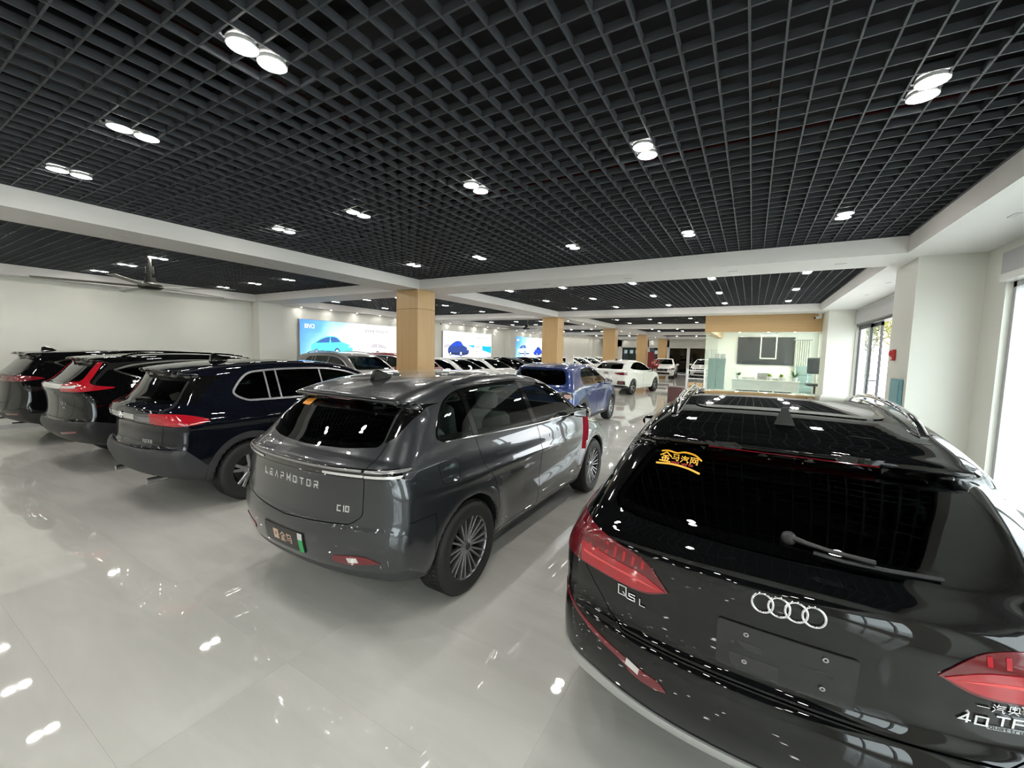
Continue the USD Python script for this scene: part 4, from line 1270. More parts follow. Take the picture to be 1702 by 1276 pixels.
M['sticker_red'] = pbr('sticker_red', (.42, .02, .015), .5)
M['sticker_gold'] = pbr('sticker_gold', (.85, .45, .03), .45)


def build_audi():
    car, b, tg = make_car(AUDI_S, (.15, 1.54, 0), 90, 'black SUV seen from behind with four chrome rings and red tail lamps', name='car')
    P = M['paint_black']
    # four rings
    for i in range(4):
        a = np.linspace(0, 2 * np.pi, 48, endpoint=False)
        u = (i - 1.5) * .047
        p0 = np.stack([np.full(48, -.3), -(u + .0305 * np.cos(a)), 1.082 + .0305 * np.sin(a)], 1)
        q, n = b.on(p0, [1, 0, 0], .004)
        put('badge_ring', tube(q, .0046, 8, True), M['chrome'], tg, smooth=60)
    word(b, tg, 'Q', -.575, .905, .040, M['chrome'], w=.14, sx=1.05)
    word(b, tg, '5', -.528, .900, .026, M['chrome'], w=.17, sx=1.15)
    word(b, tg, 'L', -.482, .896, .026, M['chrome'], w=.17, sx=1.1)
    word(b, tg, '40', .432, .868, .027, M['chrome'], w=.17, sx=1.15, step=1.15)
    word(b, tg, 'TFSI', .512, .880, .027, M['chrome'], w=.17, sx=1.15, step=1.15)
    for k, (c, u) in enumerate((('yi', .465), ('qi', .498), ('ao', .531), ('di', .564))):
        lay(b, tg, 'badge_character', HAN[c], u, .916 + .003 * k, .026, .085, M['chrome'])
    put('badge_plate', b.drape(rpoly([(.495, .858), (.60, .862), (.60, .876), (.495, .872)], .003), .003, 'x', -.3), M['satin'], tg)
    word(b, tg, 'quattro', .500, .8625, .0075, M['gloss_black'], w=.2, sx=1.3, lift=.0035, depth=.001)
    # number-plate recess: a flat panel with four bare screws and two emptied stickers
    pan = put('plate_mount', b.drape(rpoly([(-.200, .800), (.195, .795), (.195, .975), (-.200, .980)], .012), .006, 'x', -.3, res=.05), M['plate_mount'], tg, smooth=25, label='matt grey bare number-plate mount')
    for u, z in ((-.11, .951), (.11, .951), (-.11, .843), (.11, .843)):
        s = b.drape(Point(u, z).buffer(.0085).difference(Point(u, z).buffer(.0035)), .005, 'x', -.3, res=None, lift=.0065)
        put('screw', s, M['satin'], pan, smooth=False)
    put('mount_hole', b.drape(Polygon([(-.140, .917), (-.060, .917), (-.060, .890), (-.105, .892)]), .0015, 'x', -.3, res=None, lift=.0062), M['gloss_black'], pan, smooth=False)
    put('mount_hole', b.drape(Point(-.150, .905).buffer(.007), .0015, 'x', -.3, res=None, lift=.0062), M['gloss_black'], pan, smooth=False)
    put('mount_hole', b.drape(rpoly([(-.160, .865), (-.010, .862), (-.010, .805), (-.150, .810)], .008), .0015, 'x', -.3, res=None, lift=.0062), M['gloss_black'], pan, smooth=False)
    put('scratch_mark', cat([b.drape(LineString([(.045, .90), (.115, .903), (.125, .912), (.118, .916)]).buffer(.0016), .001, 'x', -.3, res=None, lift=.0062), b.drape(LineString([(.12, .890), (.128, .889), (.133, .893)]).buffer(.0018), .001, 'x', -.3, res=None, lift=.0062)]), M['gloss_black'], pan, smooth=False)
    # ribs and bright lower band inside the lamps
    for k in (1, -1):
        for j in range(7):
            u = .47 + j * .040
            q = Polygon([(u, 1.058), (u + .012, 1.058), (u + .008, 1.088 + j * .005), (u - .003, 1.086 + j * .005)])
            put('lamp_rib', b.drape(mirror_poly(q, k), .001, 'x', -.3, res=None, lift=.0045), M['red_lens'], car, smooth=False)
        q = Polygon(closed([(.385, .998, 1), (.47, 1.035), (.60, 1.05), (.74, 1.062), (.765, 1.06, 1), (.765, .972, 1), (.60, .962), (.465, .966)]))
        put('lamp_band', b.drape(mirror_poly(q, k), .003, 'x', -.3, res=.03, lift=.0035), M['red_lens'], car, smooth=30)
        q = Polygon(closed([(.41, .996, 1), (.50, 1.012), (.62, 1.02), (.75, 1.03, 1), (.75, 1.022), (.62, 1.011), (.50, 1.003)]))
        put('lamp_line', b.drape(mirror_poly(q, k), .0015, 'x', -.3, res=.03, lift=.0062), M['red_inner'], car, smooth=30)
        q = Polygon([(.465, .640), (.52, .655), (.515, .680), (.462, .664)])
        put('reversing_lens', b.drape(mirror_poly(q, k), .002, 'x', -.3, res=None, lift=.0035), M['white_lens'], car, smooth=False)
    # third brake lamp under the spoiler, wiper, sunroof, fin, sticker
    put('brake_light', b.drape(rpoly([(-.30, 1.487), (.30, 1.487), (.30, 1.497), (-.30, 1.497)], .003), .004, 'x', .2, res=.05), M['red_dark'], car)
    q, n = b.on([[-.3, .0, 1.262]], [1, 0, 0], .012)
    arm = [(0.0, 1.262), (-.05, 1.254), (-.12, 1.247), (-.23, 1.240)]
    pts, nn = b.on([[-.3, y, z] for y, z in arm], [1, 0, 0], .022)
    wp = put('rear_wiper', cat([moved(trimesh.creation.icosphere(2, .024), q[0]), tube(pts, [.014, .012, .010, .012], 8, flat=.7)]), M['black_plastic'], car, smooth=60)
    pts, nn = b.on([[-.3, y, z] for y, z in ((-.07, 1.240), (-.15, 1.234), (-.27, 1.232), (-.395, 1.232))], [1, 0, 0], .010)
    put('wiper_blade', tube(pts, .009, 8, flat=.8), M['black_plastic'], wp, smooth=60)
    sr = rpoly([(1.02, -.40), (1.02, .40), (2.35, .47), (2.35, -.47)], .09)
    put('sunroof', b.drape(sr, .003, 'z', 2.0, res=.08), M['gloss_black'], car, smooth=60)
    put('sunroof_frame', b.drape(as_poly(sr).buffer(.022).difference(as_poly(sr)), .004, 'z', 2.0, res=.08), M['gloss_black'], car, smooth=60)
    put('roof_seam', b.drape(LineString([(.735, .50), (.715, .3), (.705, 0), (.715, -.3), (.735, -.50)]).buffer(.004), .0008, 'z', 2.0, res=.05), M['gloss_black'], car, smooth=60)
    z = b.on([[.80, 0, 2.0]], [0, 0, -1])[0][0, 2]
    fm = trimesh.convex.convex_hull([(.76, -.045, z - .012), (.76, .045, z - .012), (1.0, -.02, z + .004), (1.0, .02, z + .004), (.79, -.012, z + .07), (.79, .012, z + .07), (.83, -.006, z + .078), (.83, .006, z + .078), (.93, -.01, z + .045), (.93, .01, z + .045), (.78, -.02, z + .015), (.78, .02, z + .015)])
    put('roof_aerial', fm, M['gloss_black'], car, smooth=50)
    # dealer sticker: gold characters on the pane, small red line of letters, two golden swooshes
    U, Z = -.500, 1.405
    st = put('window_sticker', cat([b.drape(LineString(cr([(U + .0, Z + .036), (U + .03, Z + .040), (U + .07, Z + .037), (U + .10, Z + .043), (U + .15, Z + .039), (U + .18, Z + .026)])).buffer(.0028), .0008, 'x', -.3, res=None, lift=.001),
                                    b.drape(LineString(cr([(U - .01, Z - .006), (U + .06, Z - .001), (U + .13, Z - .005), (U + .18, Z - .014)])).buffer(.003), .0008, 'x', -.3, res=None, lift=.001)]), M['sticker_gold'], car, smooth=False, label='gold dealer sticker inside the rear window')
    for c, u, zz, sz in (('jin', .0, .004, .030), ('ma', .054, .012, .020), ('qi', .094, .011, .020), ('wang', .134, .010, .021)):
        lay(b, st, 'sticker_character', HAN[c], U + u, Z + zz, sz, .13 if c == 'jin' else .12, M['sticker_gold'], .0008, lift=.001, sx=1.6)
    word(b, st, 'Gold Horse', U + .056, Z + .002, .0055, M['sticker_red'], w=.24, sx=1.6, depth=.0008, lift=.0012, name='sticker_letter')
    return car, b


LET[' '] = []
M['plate_mount'] = pbr('plate_mount', (.022, .022, .022), .38)
AUDI, AUDI_BODY = build_audi()
# ---------------------------------------------------------------- the other cars
def zs(pts, k):
    """Height scaled outline or table."""
    return [(p[0], p[1] * k) + tuple(p[2:]) for p in pts]


SUV_W = [(.1, .78), (.25, .85), (.40, .895), (.55, .915), (.70, .925), (.85, .928), (.98, .922), (1.06, .905), (1.14, .87), (1.24, .83), (1.38, .775), (1.52, .715), (1.68, .64), (1.9, .5)]
FIELD = dict(rear=(.22, 2.6, 1.0), front=(.45, 2.3, 1.3), crown=.04, k=.10, kroof=.10, rear_in=[(.2, .05, .6), (.7, .05, .7), (1.0, .06, .9), (1.3, .10, 1.2), (1.8, .11, 1.4)],
             front_in=[(.2, .06, .8), (.7, .10, 1.0), (1.0, .14, 1.2), (1.2, .10, 1.8), (1.6, .06, 2.3)])
HOOD = [(3.45, -.70), (4.2, -.70), (4.42, -.45), (4.42, .45), (4.2, .70), (3.45, .70)]
DOORS = [('rear_door', [(1.22, .40, 1), (1.32, .60), (1.24, .9), (1.16, 1.12), (1.16, 1.62, 1), (2.02, 1.62, 1), (2.05, 1.12), (2.07, .40, 1)]), ('front_door', [(2.078, .40, 1), (2.058, 1.12), (2.028, 1.62, 1), (2.8, 1.55, 1), (3.26, 1.14, 1), (3.22, .8), (3.12, .40, 1)])]

# black SUV with a big grey bumper, second from the left bay's right end
RAV = dict(paint='paint_navy', L=4.60, W=1.855, wx=(.98, 3.67), R=.36, rim=.225, spokes='five', h=.034, tread=1,
    prof=[(.60, .30, 1), (.18, .40), (.08, .46), (.03, .56), (.0, .66), (.02, .735, 1), (.085, .76), (.10, .90), (.095, 1.00), (.055, 1.04, 1), (.05, 1.13), (.07, 1.185), (.12, 1.215, 1), (.20, 1.25), (.34, 1.41), (.44, 1.525), (.46, 1.545, 1),
          (.36, 1.562), (.34, 1.592, 1), (.46, 1.618), (.8, 1.665), (1.3, 1.70), (1.9, 1.705), (2.4, 1.665), (2.8, 1.55), (3.3, 1.23), (3.45, 1.17), (3.7, 1.14), (4.2, 1.06), (4.42, .96), (4.54, .78), (4.58, .6), (4.55, .36), (4.4, .26, 1), (3.5, .24), (2.3, .24), (1.3, .24)],
    width=SUV_W, field=dict(FIELD, bumps=[lambda x, z: .03 * np.exp(-((z - 1.02) / .07) ** 2) * np.clip((1.5 - np.abs(x - .9)) / .6, 0, 1), lambda x, z: -.03 * np.exp(-((z - .72) / .10) ** 2) * np.clip((x - 1.3) / .3, 0, 1) * np.clip((3.3 - x) / .3, 0, 1)]),
    dlo=[(1.10, 1.225, 1), (.99, 1.235), (.86, 1.32), (.90, 1.40), (1.06, 1.545), (1.25, 1.578), (1.8, 1.595), (2.3, 1.57), (2.7, 1.47), (3.18, 1.20, 1), (2.4, 1.205), (1.8, 1.215)], posts=(1.27, 1.42, 2.06), trim='grey_line', trim_w=.014,
    rear_glass=rpoly([(-.70, 1.235), (.70, 1.235), (.60, 1.50), (.54, 1.54), (-.54, 1.54), (-.60, 1.50)], .04), wind=rpoly([(-.68, 1.22), (.68, 1.22), (.56, 1.58), (-.56, 1.58)], .05), glass='glass_dark',
    pillar='grey_line', gap=.012, pieces=[('tail_lamp', Polygon(closed([(.05, 1.02, 1), (.40, 1.012), (.535, 1.05), (.40, 1.105), (.25, 1.135), (.05, 1.14, 1)])), 'y', .58, 0, 'red_lens', .006), ('tail_lamp', Polygon([(.32, 1.045), (.60, 1.015), (.62, 1.135), (.36, 1.12)]), 'x', -.2, .40, 'smoke_lens', .004),
            ('light_garnish', sbox(-.32, 1.055, .32, 1.115), 'x', -.2, .4, 'chrome', .006), ('window_flank', Polygon([(.71, 1.235), (.80, 1.25), (.70, 1.53), (.55, 1.545), (.61, 1.50)]), 'x', -.2, .95, 'gloss_black', 0)],
    gate=rpoly([(-.64, 1.24), (-.70, 1.05), (-.66, .80), (-.56, .745), (.56, .745), (.66, .80), (.70, 1.05), (.64, 1.24), (.58, 1.56), (-.58, 1.56)], .03), gate_x=.45, clad=.085, sill=.44,
    bumper=[('rear_bumper', [(-.2, .1), (.66, .1), (.66, .52), (.50, .54), (.30, .745), (-.2, .745)], 'grey_plastic')], doors=DOORS, handle=1.02, hood=HOOD, mirror=(2.78, .98, 1.24), fin=(.95, 1.70), cabin=(.5, 3.3))
M['grey_line'] = pbr('grey_line', (.30, .30, .31), .35, .7)
RAV_LOC = (-6.19, 1.70, 0)
RAVC, RAVB, tg = make_car(RAV, RAV_LOC, 90, 'black SUV with wide grey plastic rear bumper left of the dark grey crossover', 'black SUVs backed towards the camera at the left')
a = np.linspace(0, 2 * np.pi, 32, endpoint=False)
for rx, rz in ((.052, .036), (.024, .036)):
    q, n = RAVB.on(np.stack([np.full(32, -.3), rx * np.cos(a), 1.086 + rz * np.sin(a)], 1), [1, 0, 0], .010)
    put('badge_ring', tube(q, .005, 8, True), M['chrome'], tg, smooth=60)
for k, u in enumerate((.36, .405, .45, .495)):
    lay(RAVB, tg, 'badge_letter', [[(0, 0), (0, 1), (.8, 1), (.8, 0), (0, 0)], [(0, .5), (.8, .5)]] if k % 2 else [[(0, 1), (.8, 1)], [(.4, 1), (.4, 0)], [(0, .4), (.8, .4)]], u, .80, .034, .16, M['chrome'])
for k in (1, -1):
    put('lamp_cell', RAVB.drape(mirror_poly(Polygon([(.40, 1.06), (.58, 1.042), (.59, 1.10), (.42, 1.10)]), k), .003, 'x', -.3, lift=.005), M['grey_line'], RAVC)
    put('exhaust_pipe', tube([(.10, k * .46, .37), (.30, k * .46, .375)], .032, 14), M['satin'], RAVC)
put('rear_wiper', cat([tube(RAVB.on([[-.3, 0, 1.25], [-.3, -.1, 1.262], [-.3, -.28, 1.268]], [1, 0, 0], .014)[0], .012, 8)]), M['black_plastic'], RAVC)

# black SUV with tall L-shaped red lamps
CRV = dict(paint='paint_black', L=4.59, W=1.855, wx=(.97, 3.63), R=.355, rim=.225, spokes='ten', h=.038,
    prof=[(.60, .32, 1), (.2, .42), (.10, .50), (.04, .58), (.01, .68), (.03, .76, 1), (.075, .79), (.095, .95), (.085, 1.10), (.06, 1.20), (.08, 1.275), (.14, 1.30, 1), (.22, 1.37), (.36, 1.52), (.44, 1.60), (.46, 1.612, 1), (.34, 1.628), (.32, 1.655, 1), (.46, 1.675), (.8, 1.70), (1.3, 1.73), (1.9, 1.725), (2.4, 1.68), (2.8, 1.56), (3.28, 1.24), (3.42, 1.18),
          (3.7, 1.13), (4.2, 1.04), (4.42, .93), (4.54, .76), (4.57, .58), (4.52, .36), (4.4, .27, 1), (3.5, .25), (2.3, .25), (1.3, .25)],
    width=[(z + .03 if z > 1 else z, w) for z, w in SUV_W], field=dict(FIELD),
    dlo=[(1.05, 1.30, 1), (.70, 1.44), (.62, 1.485, 1), (.80, 1.545), (1.2, 1.60), (1.8, 1.62), (2.3, 1.59), (2.7, 1.48), (3.16, 1.22, 1), (2.4, 1.225), (1.6, 1.245)], posts=(1.22, 2.05), trim='chrome', trim_w=.016,
    rear_glass=rpoly([(-.66, 1.315), (.66, 1.315), (.57, 1.56), (.52, 1.60), (-.52, 1.60), (-.57, 1.56)], .04), wind=rpoly([(-.68, 1.23), (.68, 1.23), (.56, 1.60), (-.56, 1.60)], .05), glass='glass_dark',
    pieces=[('tail_lamp', closed([(.02, 1.185, 1), (.25, 1.185), (.58, 1.23), (.36, 1.272), (.33, 1.30), (.40, 1.42), (.52, 1.60, 1), (.44, 1.60, 1), (.26, 1.42), (.15, 1.30), (.02, 1.265, 1)]), 'y', .46, 0, 'red_lens', .008),
            ('light_garnish', sbox(-.44, 1.215, .44, 1.275), 'x', -.2, .4, 'white_lens', .006)],
    gate=rpoly([(-.66, 1.32), (-.68, 1.05), (-.60, .83), (-.5, .79), (.5, .79), (.60, .83), (.68, 1.05), (.66, 1.32), (.55, 1.62), (-.55, 1.62)], .03), gate_x=.45, clad=.06, sill=.42,
    bumper=[('rear_bumper', [(-.2, .44), (.55, .44), (.55, .70), (.30, .76), (-.2, .76)], 'black_plastic'), ('skid_plate', [(-.2, .1), (.5, .1), (.5, .44), (-.2, .44)], 'grey_plastic')], doors=DOORS, handle=1.06, hood=HOOD, mirror=(2.78, .98, 1.26), rails=(.75, 2.7, .55, .60, .035), rail_mat='gloss_black', cabin=(.5, 3.3))
CRVC, CRVB, tg = make_car(CRV, (-9.0, 1.68, 0), 90, 'black SUV with tall L-shaped red tail lamps, second from the left edge', 'black SUVs backed towards the camera at the left')
word(CRVB, tg, 'CR-V', .36, .985, .036, M['chrome'], w=.15)
word(CRVB, tg, 'AWD', .40, .93, .024, M['chrome'], w=.16)
for k in (1, -1):
    put('reversing_lens', CRVB.drape(mirror_poly(Polygon([(.47, 1.225), (.72, 1.23), (.72, 1.262), (.47, 1.252)]), k), .003, 'x', -.3, lift=.009), M['white_lens'], CRVC)
    put('bumper_reflector', CRVB.drape(mirror_poly(rpoly([(.45, .56), (.78, .60), (.78, .63), (.45, .59)], .01), k), .004, 'x', -.3), M['red_dark'], CRVC)

# black SUV at the left edge
TIG = dict(CRV, L=4.71, W=1.86, wx=(.99, 3.78), spokes='star', rails=None, fin=(.62, 1.71), trim='chrome', h=.045,
    dlo=[(1.05, 1.30, 1), (.72, 1.46), (.66, 1.50, 1), (.85, 1.555), (1.2, 1.605), (1.8, 1.62), (2.3, 1.59), (2.7, 1.48), (3.16, 1.22, 1), (2.4, 1.225), (1.6, 1.245)],
    prof=[(.60, .32, 1), (.2, .42), (.08, .50), (.03, .60), (.0, .70), (.02, .80), (.05, .95), (.055, 1.10), (.045, 1.22), (.07, 1.29), (.13, 1.315, 1), (.20, 1.37), (.34, 1.53), (.42, 1.615), (.44, 1.63, 1), (.27, 1.648), (.25, 1.675, 1), (.42, 1.69), (.8, 1.71), (1.3, 1.73), (1.9, 1.725), (2.4, 1.68), (2.8, 1.56), (3.3, 1.24), (3.45, 1.18),
          (3.7, 1.13), (4.3, 1.04), (4.55, .93), (4.66, .76), (4.69, .58), (4.64, .36), (4.5, .27, 1), (3.5, .25), (2.3, .25), (1.3, .25)],
    pieces=[('tail_lamp', closed([(.0, 1.17, 1), (.25, 1.175), (.50, 1.22), (.25, 1.27), (.0, 1.25, 1)]), 'y', .36, 0, 'red_dark', .006), ('light_garnish', sbox(-.35, 1.19, .35, 1.205), 'x', -.2, .4, 'chrome', .004)],
    bumper=[('rear_bumper', [(-.2, .60), (.55, .60), (.55, .70), (.30, .78), (-.2, .78)], None), ('skid_plate', [(-.2, .1), (.5, .1), (.5, .60), (-.2, .60)], 'black_plastic')])
TIGC, TIGB, tg = make_car(TIG, (-11.9, 1.62, 0), 90, 'black SUV with roof fin cut off by the left picture edge', 'black SUVs backed towards the camera at the left')
for k in (1, -1):
    put('bumper_reflector', TIGB.drape(mirror_poly(rpoly([(.45, .56), (.78, .58), (.78, .61), (.45, .59)], .01), k), .004, 'x', -.3), M['red_dark'], TIGC)
    put('exhaust_pipe', tube([(.12, k * .50, .40), (.3, k * .50, .40)], .035, 12, flat=.7), M['chrome'], TIGC)

# blue crossover with grey wheel arches
BLU = dict(paint='paint_blue', L=4.34, W=1.82, wx=(.86, 3.47), R=.345, rim=.225, spokes='five', h=.036, hollow=True, tread=0,
    prof=[(.55, .30, 1), (.16, .42), (.06, .50), (.01, .60), (.0, .72), (.02, .84), (.03, .93), (.02, 1.02), (.04, 1.10), (.08, 1.14, 1), (.18, 1.20), (.40, 1.40), (.50, 1.48), (.53, 1.497, 1), (.42, 1.515), (.40, 1.545, 1), (.55, 1.572), (.9, 1.615), (1.3, 1.635), (1.8, 1.625), (2.3, 1.56), (2.7, 1.42), (3.12, 1.17), (3.25, 1.12), (3.6, 1.06), (4.0, .98), (4.2, .88), (4.3, .74), (4.33, .58), (4.28, .36), (4.15, .27, 1), (3.3, .25), (2.3, .25), (1.2, .25)],
    width=[(.1, .77), (.25, .84), (.40, .88), (.55, .90), (.70, .91), (.85, .912), (.98, .905), (1.06, .885), (1.14, .85), (1.24, .805), (1.38, .74), (1.52, .67), (1.66, .60), (1.9, .5)], field=dict(FIELD, rear=(.30, 2.4, 1.1), flare=(.02, .45, .12, .36)),
    dlo=[(1.16, 1.135, 1), (1.06, 1.17), (1.08, 1.28), (1.20, 1.43), (1.42, 1.50), (1.8, 1.515), (2.2, 1.475), (2.55, 1.36), (2.98, 1.135, 1), (2.0, 1.125)], posts=(1.98,), trim='gloss_black',
    rear_glass=rpoly([(-.70, 1.165), (.70, 1.165), (.60, 1.40), (.52, 1.485), (-.52, 1.485), (-.60, 1.40)], .06), wind=rpoly([(-.66, 1.16), (.66, 1.16), (.54, 1.52), (-.54, 1.52)], .05), glass='glass_clear',
    pieces=[('tail_lamp', closed([(.50, .90, 1), (.60, .875), (.78, .86), (1.0, .87, 1), (1.0, 1.0, 1), (.80, 1.02), (.50, 1.02, 1)]), 'x', -.2, .30, 'smoke_lens', .008), ('light_garnish', sbox(-.51, .945, .51, 1.02), 'x', -.2, .4, 'gloss_black', .006)],
    gate=rpoly([(-.66, 1.17), (-.62, .80), (-.5, .70), (.5, .70), (.62, .80), (.66, 1.17), (.55, 1.50), (-.55, 1.50)], .05), gate_x=.5, clad=.11, sill=.36, bumper=[('rear_bumper', [(-.2, .1), (.5, .1), (.5, .50), (.30, .52), (-.2, .52)], 'grey_plastic')],
    doors=[('rear_door', [(1.25, .38, 1), (1.32, .60), (1.2, .9), (1.10, 1.10), (1.10, 1.52, 1), (1.96, 1.52, 1), (2.0, .38, 1)]), ('front_door', [(2.008, .38, 1), (1.968, 1.52, 1), (2.6, 1.45, 1), (3.02, 1.12, 1), (3.0, .8), (2.92, .38, 1)])], handle=.99,
    hood=[(3.3, -.68), (3.95, -.68), (4.16, -.45), (4.16, .45), (3.95, .68), (3.3, .68)], mirror=(2.62, .96, 1.15), mirror_mat='gloss_black', cabin=(.5, 3.1), seat_x=2.15, bench_x=1.25, seat_mat='interior_brown')
M['interior_brown'] = pbr('interior_brown', (.16, .10, .08), .6)
M['lamp_pink'] = pbr('lamp_pink', (.60, .36, .34), .2, coat_weight=1.0)
BLUC, BLUB, tg = make_car(BLU, (-4.22, 8.12, 0), 92, 'bright blue crossover with grey wheel arches and black mirrors', 'cars along the aisle')
for k in (1, -1):
    put('lamp_reflector', BLUB.drape(mirror_poly(rpoly([(.70, .885), (.84, .885), (.84, .965), (.70, .975)], .02), k), .004, 'x', -.3, lift=.008), M['lamp_pink'], BLUC, label='pale reflector set in the tail lamp')
    put('light_guide', BLUB.drape(mirror_poly(sbox(.10, .99, .66, 1.005), k), .003, 'x', -.3, lift=.006), M['satin'], BLUC)


# white coupe-backed SUV on the aisle
QSP = dict(paint='paint_white', L=4.52, W=1.845, wx=(.95, 3.63), R=.355, rim=.245, spokes='five', rim_mat='alloy_dark', h=.042,
    prof=[(.55, .30, 1), (.16, .42), (.06, .50), (.01, .58), (.0, .70), (.03, .82), (.05, .90), (.05, 1.02), (.04, 1.10), (.10, 1.15, 1), (.16, 1.165), (.45, 1.33), (.66, 1.43), (.70, 1.448, 1), (.60, 1.46), (.59, 1.485, 1), (.75, 1.515), (1.1, 1.57), (1.5, 1.60), (1.9, 1.59), (2.4, 1.51), (2.8, 1.36), (3.2, 1.15), (3.35, 1.09), (3.7, 1.04), (4.15, .96), (4.38, .86), (4.48, .72), (4.5, .56), (4.45, .36), (4.3, .27, 1), (3.4, .24), (2.3, .24), (1.2, .24)],
    width=[(.1, .77), (.25, .845), (.40, .89), (.55, .91), (.70, .92), (.85, .922), (.98, .915), (1.06, .89), (1.14, .85), (1.24, .80), (1.38, .735), (1.52, .665), (1.66, .59), (1.9, .5)], field=dict(FIELD, flare=(.03, .44, .12, .37)),
    dlo=[(1.05, 1.185, 1), (.86, 1.235, 1), (1.05, 1.33), (1.35, 1.44), (1.7, 1.48), (2.1, 1.46), (2.5, 1.36), (3.02, 1.11, 1), (2.0, 1.125)], posts=(1.98,), trim='gloss_black',
    rear_glass=rpoly([(-.66, 1.185), (.66, 1.185), (.56, 1.40), (.50, 1.437), (-.50, 1.437), (-.56, 1.40)], .04), wind=rpoly([(-.68, 1.13), (.68, 1.13), (.55, 1.50), (-.55, 1.50)], .05), glass='glass_dark',
    pieces=[('tail_lamp', closed([(.40, .985, 1), (.62, .935), (.95, .93, 1), (.95, 1.06, 1), (.70, 1.045), (.42, 1.02, 1)]), 'x', -.2, .32, 'red_dark', .006), ('bumper_vent', rpoly([(.52, .50), (.86, .50), (.86, .66), (.56, .66)], .03), 'x', -.2, .30, 'gloss_black', -.004)],
    gate=rpoly([(-.66, 1.18), (-.66, .95), (-.56, .76), (.56, .76), (.66, .95), (.66, 1.18), (.55, 1.45), (-.55, 1.45)], .03), gate_x=.58, bumper=[('rear_apron', [(-.2, .1), (.5, .1), (.5, .40), (.2, .46), (-.2, .46)], 'black_plastic')],
    doors=DOORS, handle=.985, hood=HOOD, mirror=(2.66, .97, 1.13), mirror_mat='gloss_black', fin=(.95, 1.565), cabin=(.6, 3.1))
QSPC, QSPB, tg = make_car(QSP, (-5.72, 18.25, 0), 90 - 10, 'white coupe-backed SUV with red tail lamps and dark wheels on the aisle', 'cars along the aisle')
for i in range(4):
    q, n = QSPB.on(np.stack([np.full(32, -.3), -((i - 1.5) * .06 + .04 * np.cos(a)), 1.0 + .04 * np.sin(a)], 1), [1, 0, 0], .004)
    put('badge_ring', tube(q, .007, 6, True), M['gloss_black'], tg, smooth=60)
for k in (1, -1):
    q = rpoly([(.52, .50), (.86, .50), (.86, .66), (.56, .66)], .03)
    put('vent_frame', QSPB.drape(mirror_poly(ring(q, .022), k), .006, 'x', -.3, lift=.002), M['white_lens'], QSPC)
    put('vent_reflector', QSPB.drape(mirror_poly(rpoly([(.60, .53), (.80, .53), (.80, .63), (.62, .63)], .02), k), .003, 'x', -.3, lift=.002), M['red_dark'], QSPC)

# saloons and SUVs in the rows along the left wall
SED = dict(paint='paint_white', L=4.68, W=1.81, wx=(1.0, 3.70), R=.33, rim=.22, spokes='ten', h=.058,
    prof=[(.55, .30, 1), (.14, .40), (.04, .52), (.0, .66), (.03, .84), (.04, .98), (.06, 1.08), (.14, 1.125, 1), (.45, 1.155), (.75, 1.24), (1.15, 1.42), (1.5, 1.53), (1.9, 1.575), (2.3, 1.56), (2.7, 1.46), (3.0, 1.33), (3.38, 1.12), (3.5, 1.075), (3.9, 1.01), (4.3, .92), (4.55, .80), (4.65, .66), (4.67, .50), (4.62, .32), (4.5, .25, 1), (3.4, .22), (2.3, .22), (1.2, .22)],
    width=[(.1, .76), (.25, .83), (.40, .87), (.55, .89), (.70, .90), (.85, .90), (.98, .885), (1.06, .86), (1.14, .82), (1.24, .77), (1.38, .70), (1.50, .64), (1.66, .56), (1.9, .5)], field=dict(FIELD, front=(.5, 2.2, 1.5)),
    dlo=[(1.0, 1.135, 1), (.92, 1.17), (1.2, 1.33), (1.55, 1.44), (1.9, 1.475), (2.3, 1.45), (2.7, 1.34), (3.14, 1.10, 1), (2.0, 1.115)], posts=(1.22, 2.08), trim='chrome',
    rear_glass=rpoly([(-.62, 1.19), (.62, 1.19), (.50, 1.46), (-.50, 1.46)], .05), xr1=1.7, wind=rpoly([(-.70, 1.115), (.70, 1.115), (.56, 1.49), (-.56, 1.49)], .05), glass='glass_dark',
    pieces=[('tail_lamp', closed([(.34, .93, 1), (.9, .90, 1), (.9, 1.03, 1), (.36, 1.0, 1)]), 'x', -.2, .4, 'red_lens', .004), ('headlamp', closed([(.46, .72, 1), (.62, .69), (.95, .76, 1), (.95, .88, 1), (.70, .845), (.50, .785, 1)]), 'x', 4.1, 4.8, 'smoke_lens', .004), ('grille', rpoly([(-.42, .60), (.42, .60), (.46, .80), (-.46, .80)], .04), 'x', 4.4, 4.8, 'gloss_black', -.004), ('air_intake', rpoly([(-.62, .36), (.62, .36), (.52, .52), (-.52, .52)], .04), 'x', 4.3, 4.8, 'black_plastic', -.004)],
    doors=[('rear_door', [(1.28, .32, 1), (1.36, .60), (1.2, .9), (1.1, 1.10), (1.1, 1.5, 1), (2.06, 1.5, 1), (2.1, .32, 1)]), ('front_door', [(2.11, .32, 1), (2.07, 1.5, 1), (2.75, 1.4, 1), (3.2, 1.08, 1), (3.2, .8), (3.1, .32, 1)])], handle=.93, hood=[(3.5, -.70), (4.2, -.70), (4.5, -.45), (4.5, .45), (4.2, .70), (3.5, .70)], mirror=(2.82, .96, 1.10), cabin=(.6, 3.2))


def headlamp_bits(car, b, xs=4.2):
    for k in (1, -1):
        put('lamp_lens', b.drape(mirror_poly(rpoly([(.58, .745), (.68, .755), (.68, .80), (.58, .79)], .01), k), .004, '-x', 5.0, lift=.006), M['white_lens'], car)
    put('number_plate', b.drape(sbox(-.22, .40, .22, .53), .006, '-x', 5.0, lift=.004, res=.08), M['black_plate'], car, smooth=25)


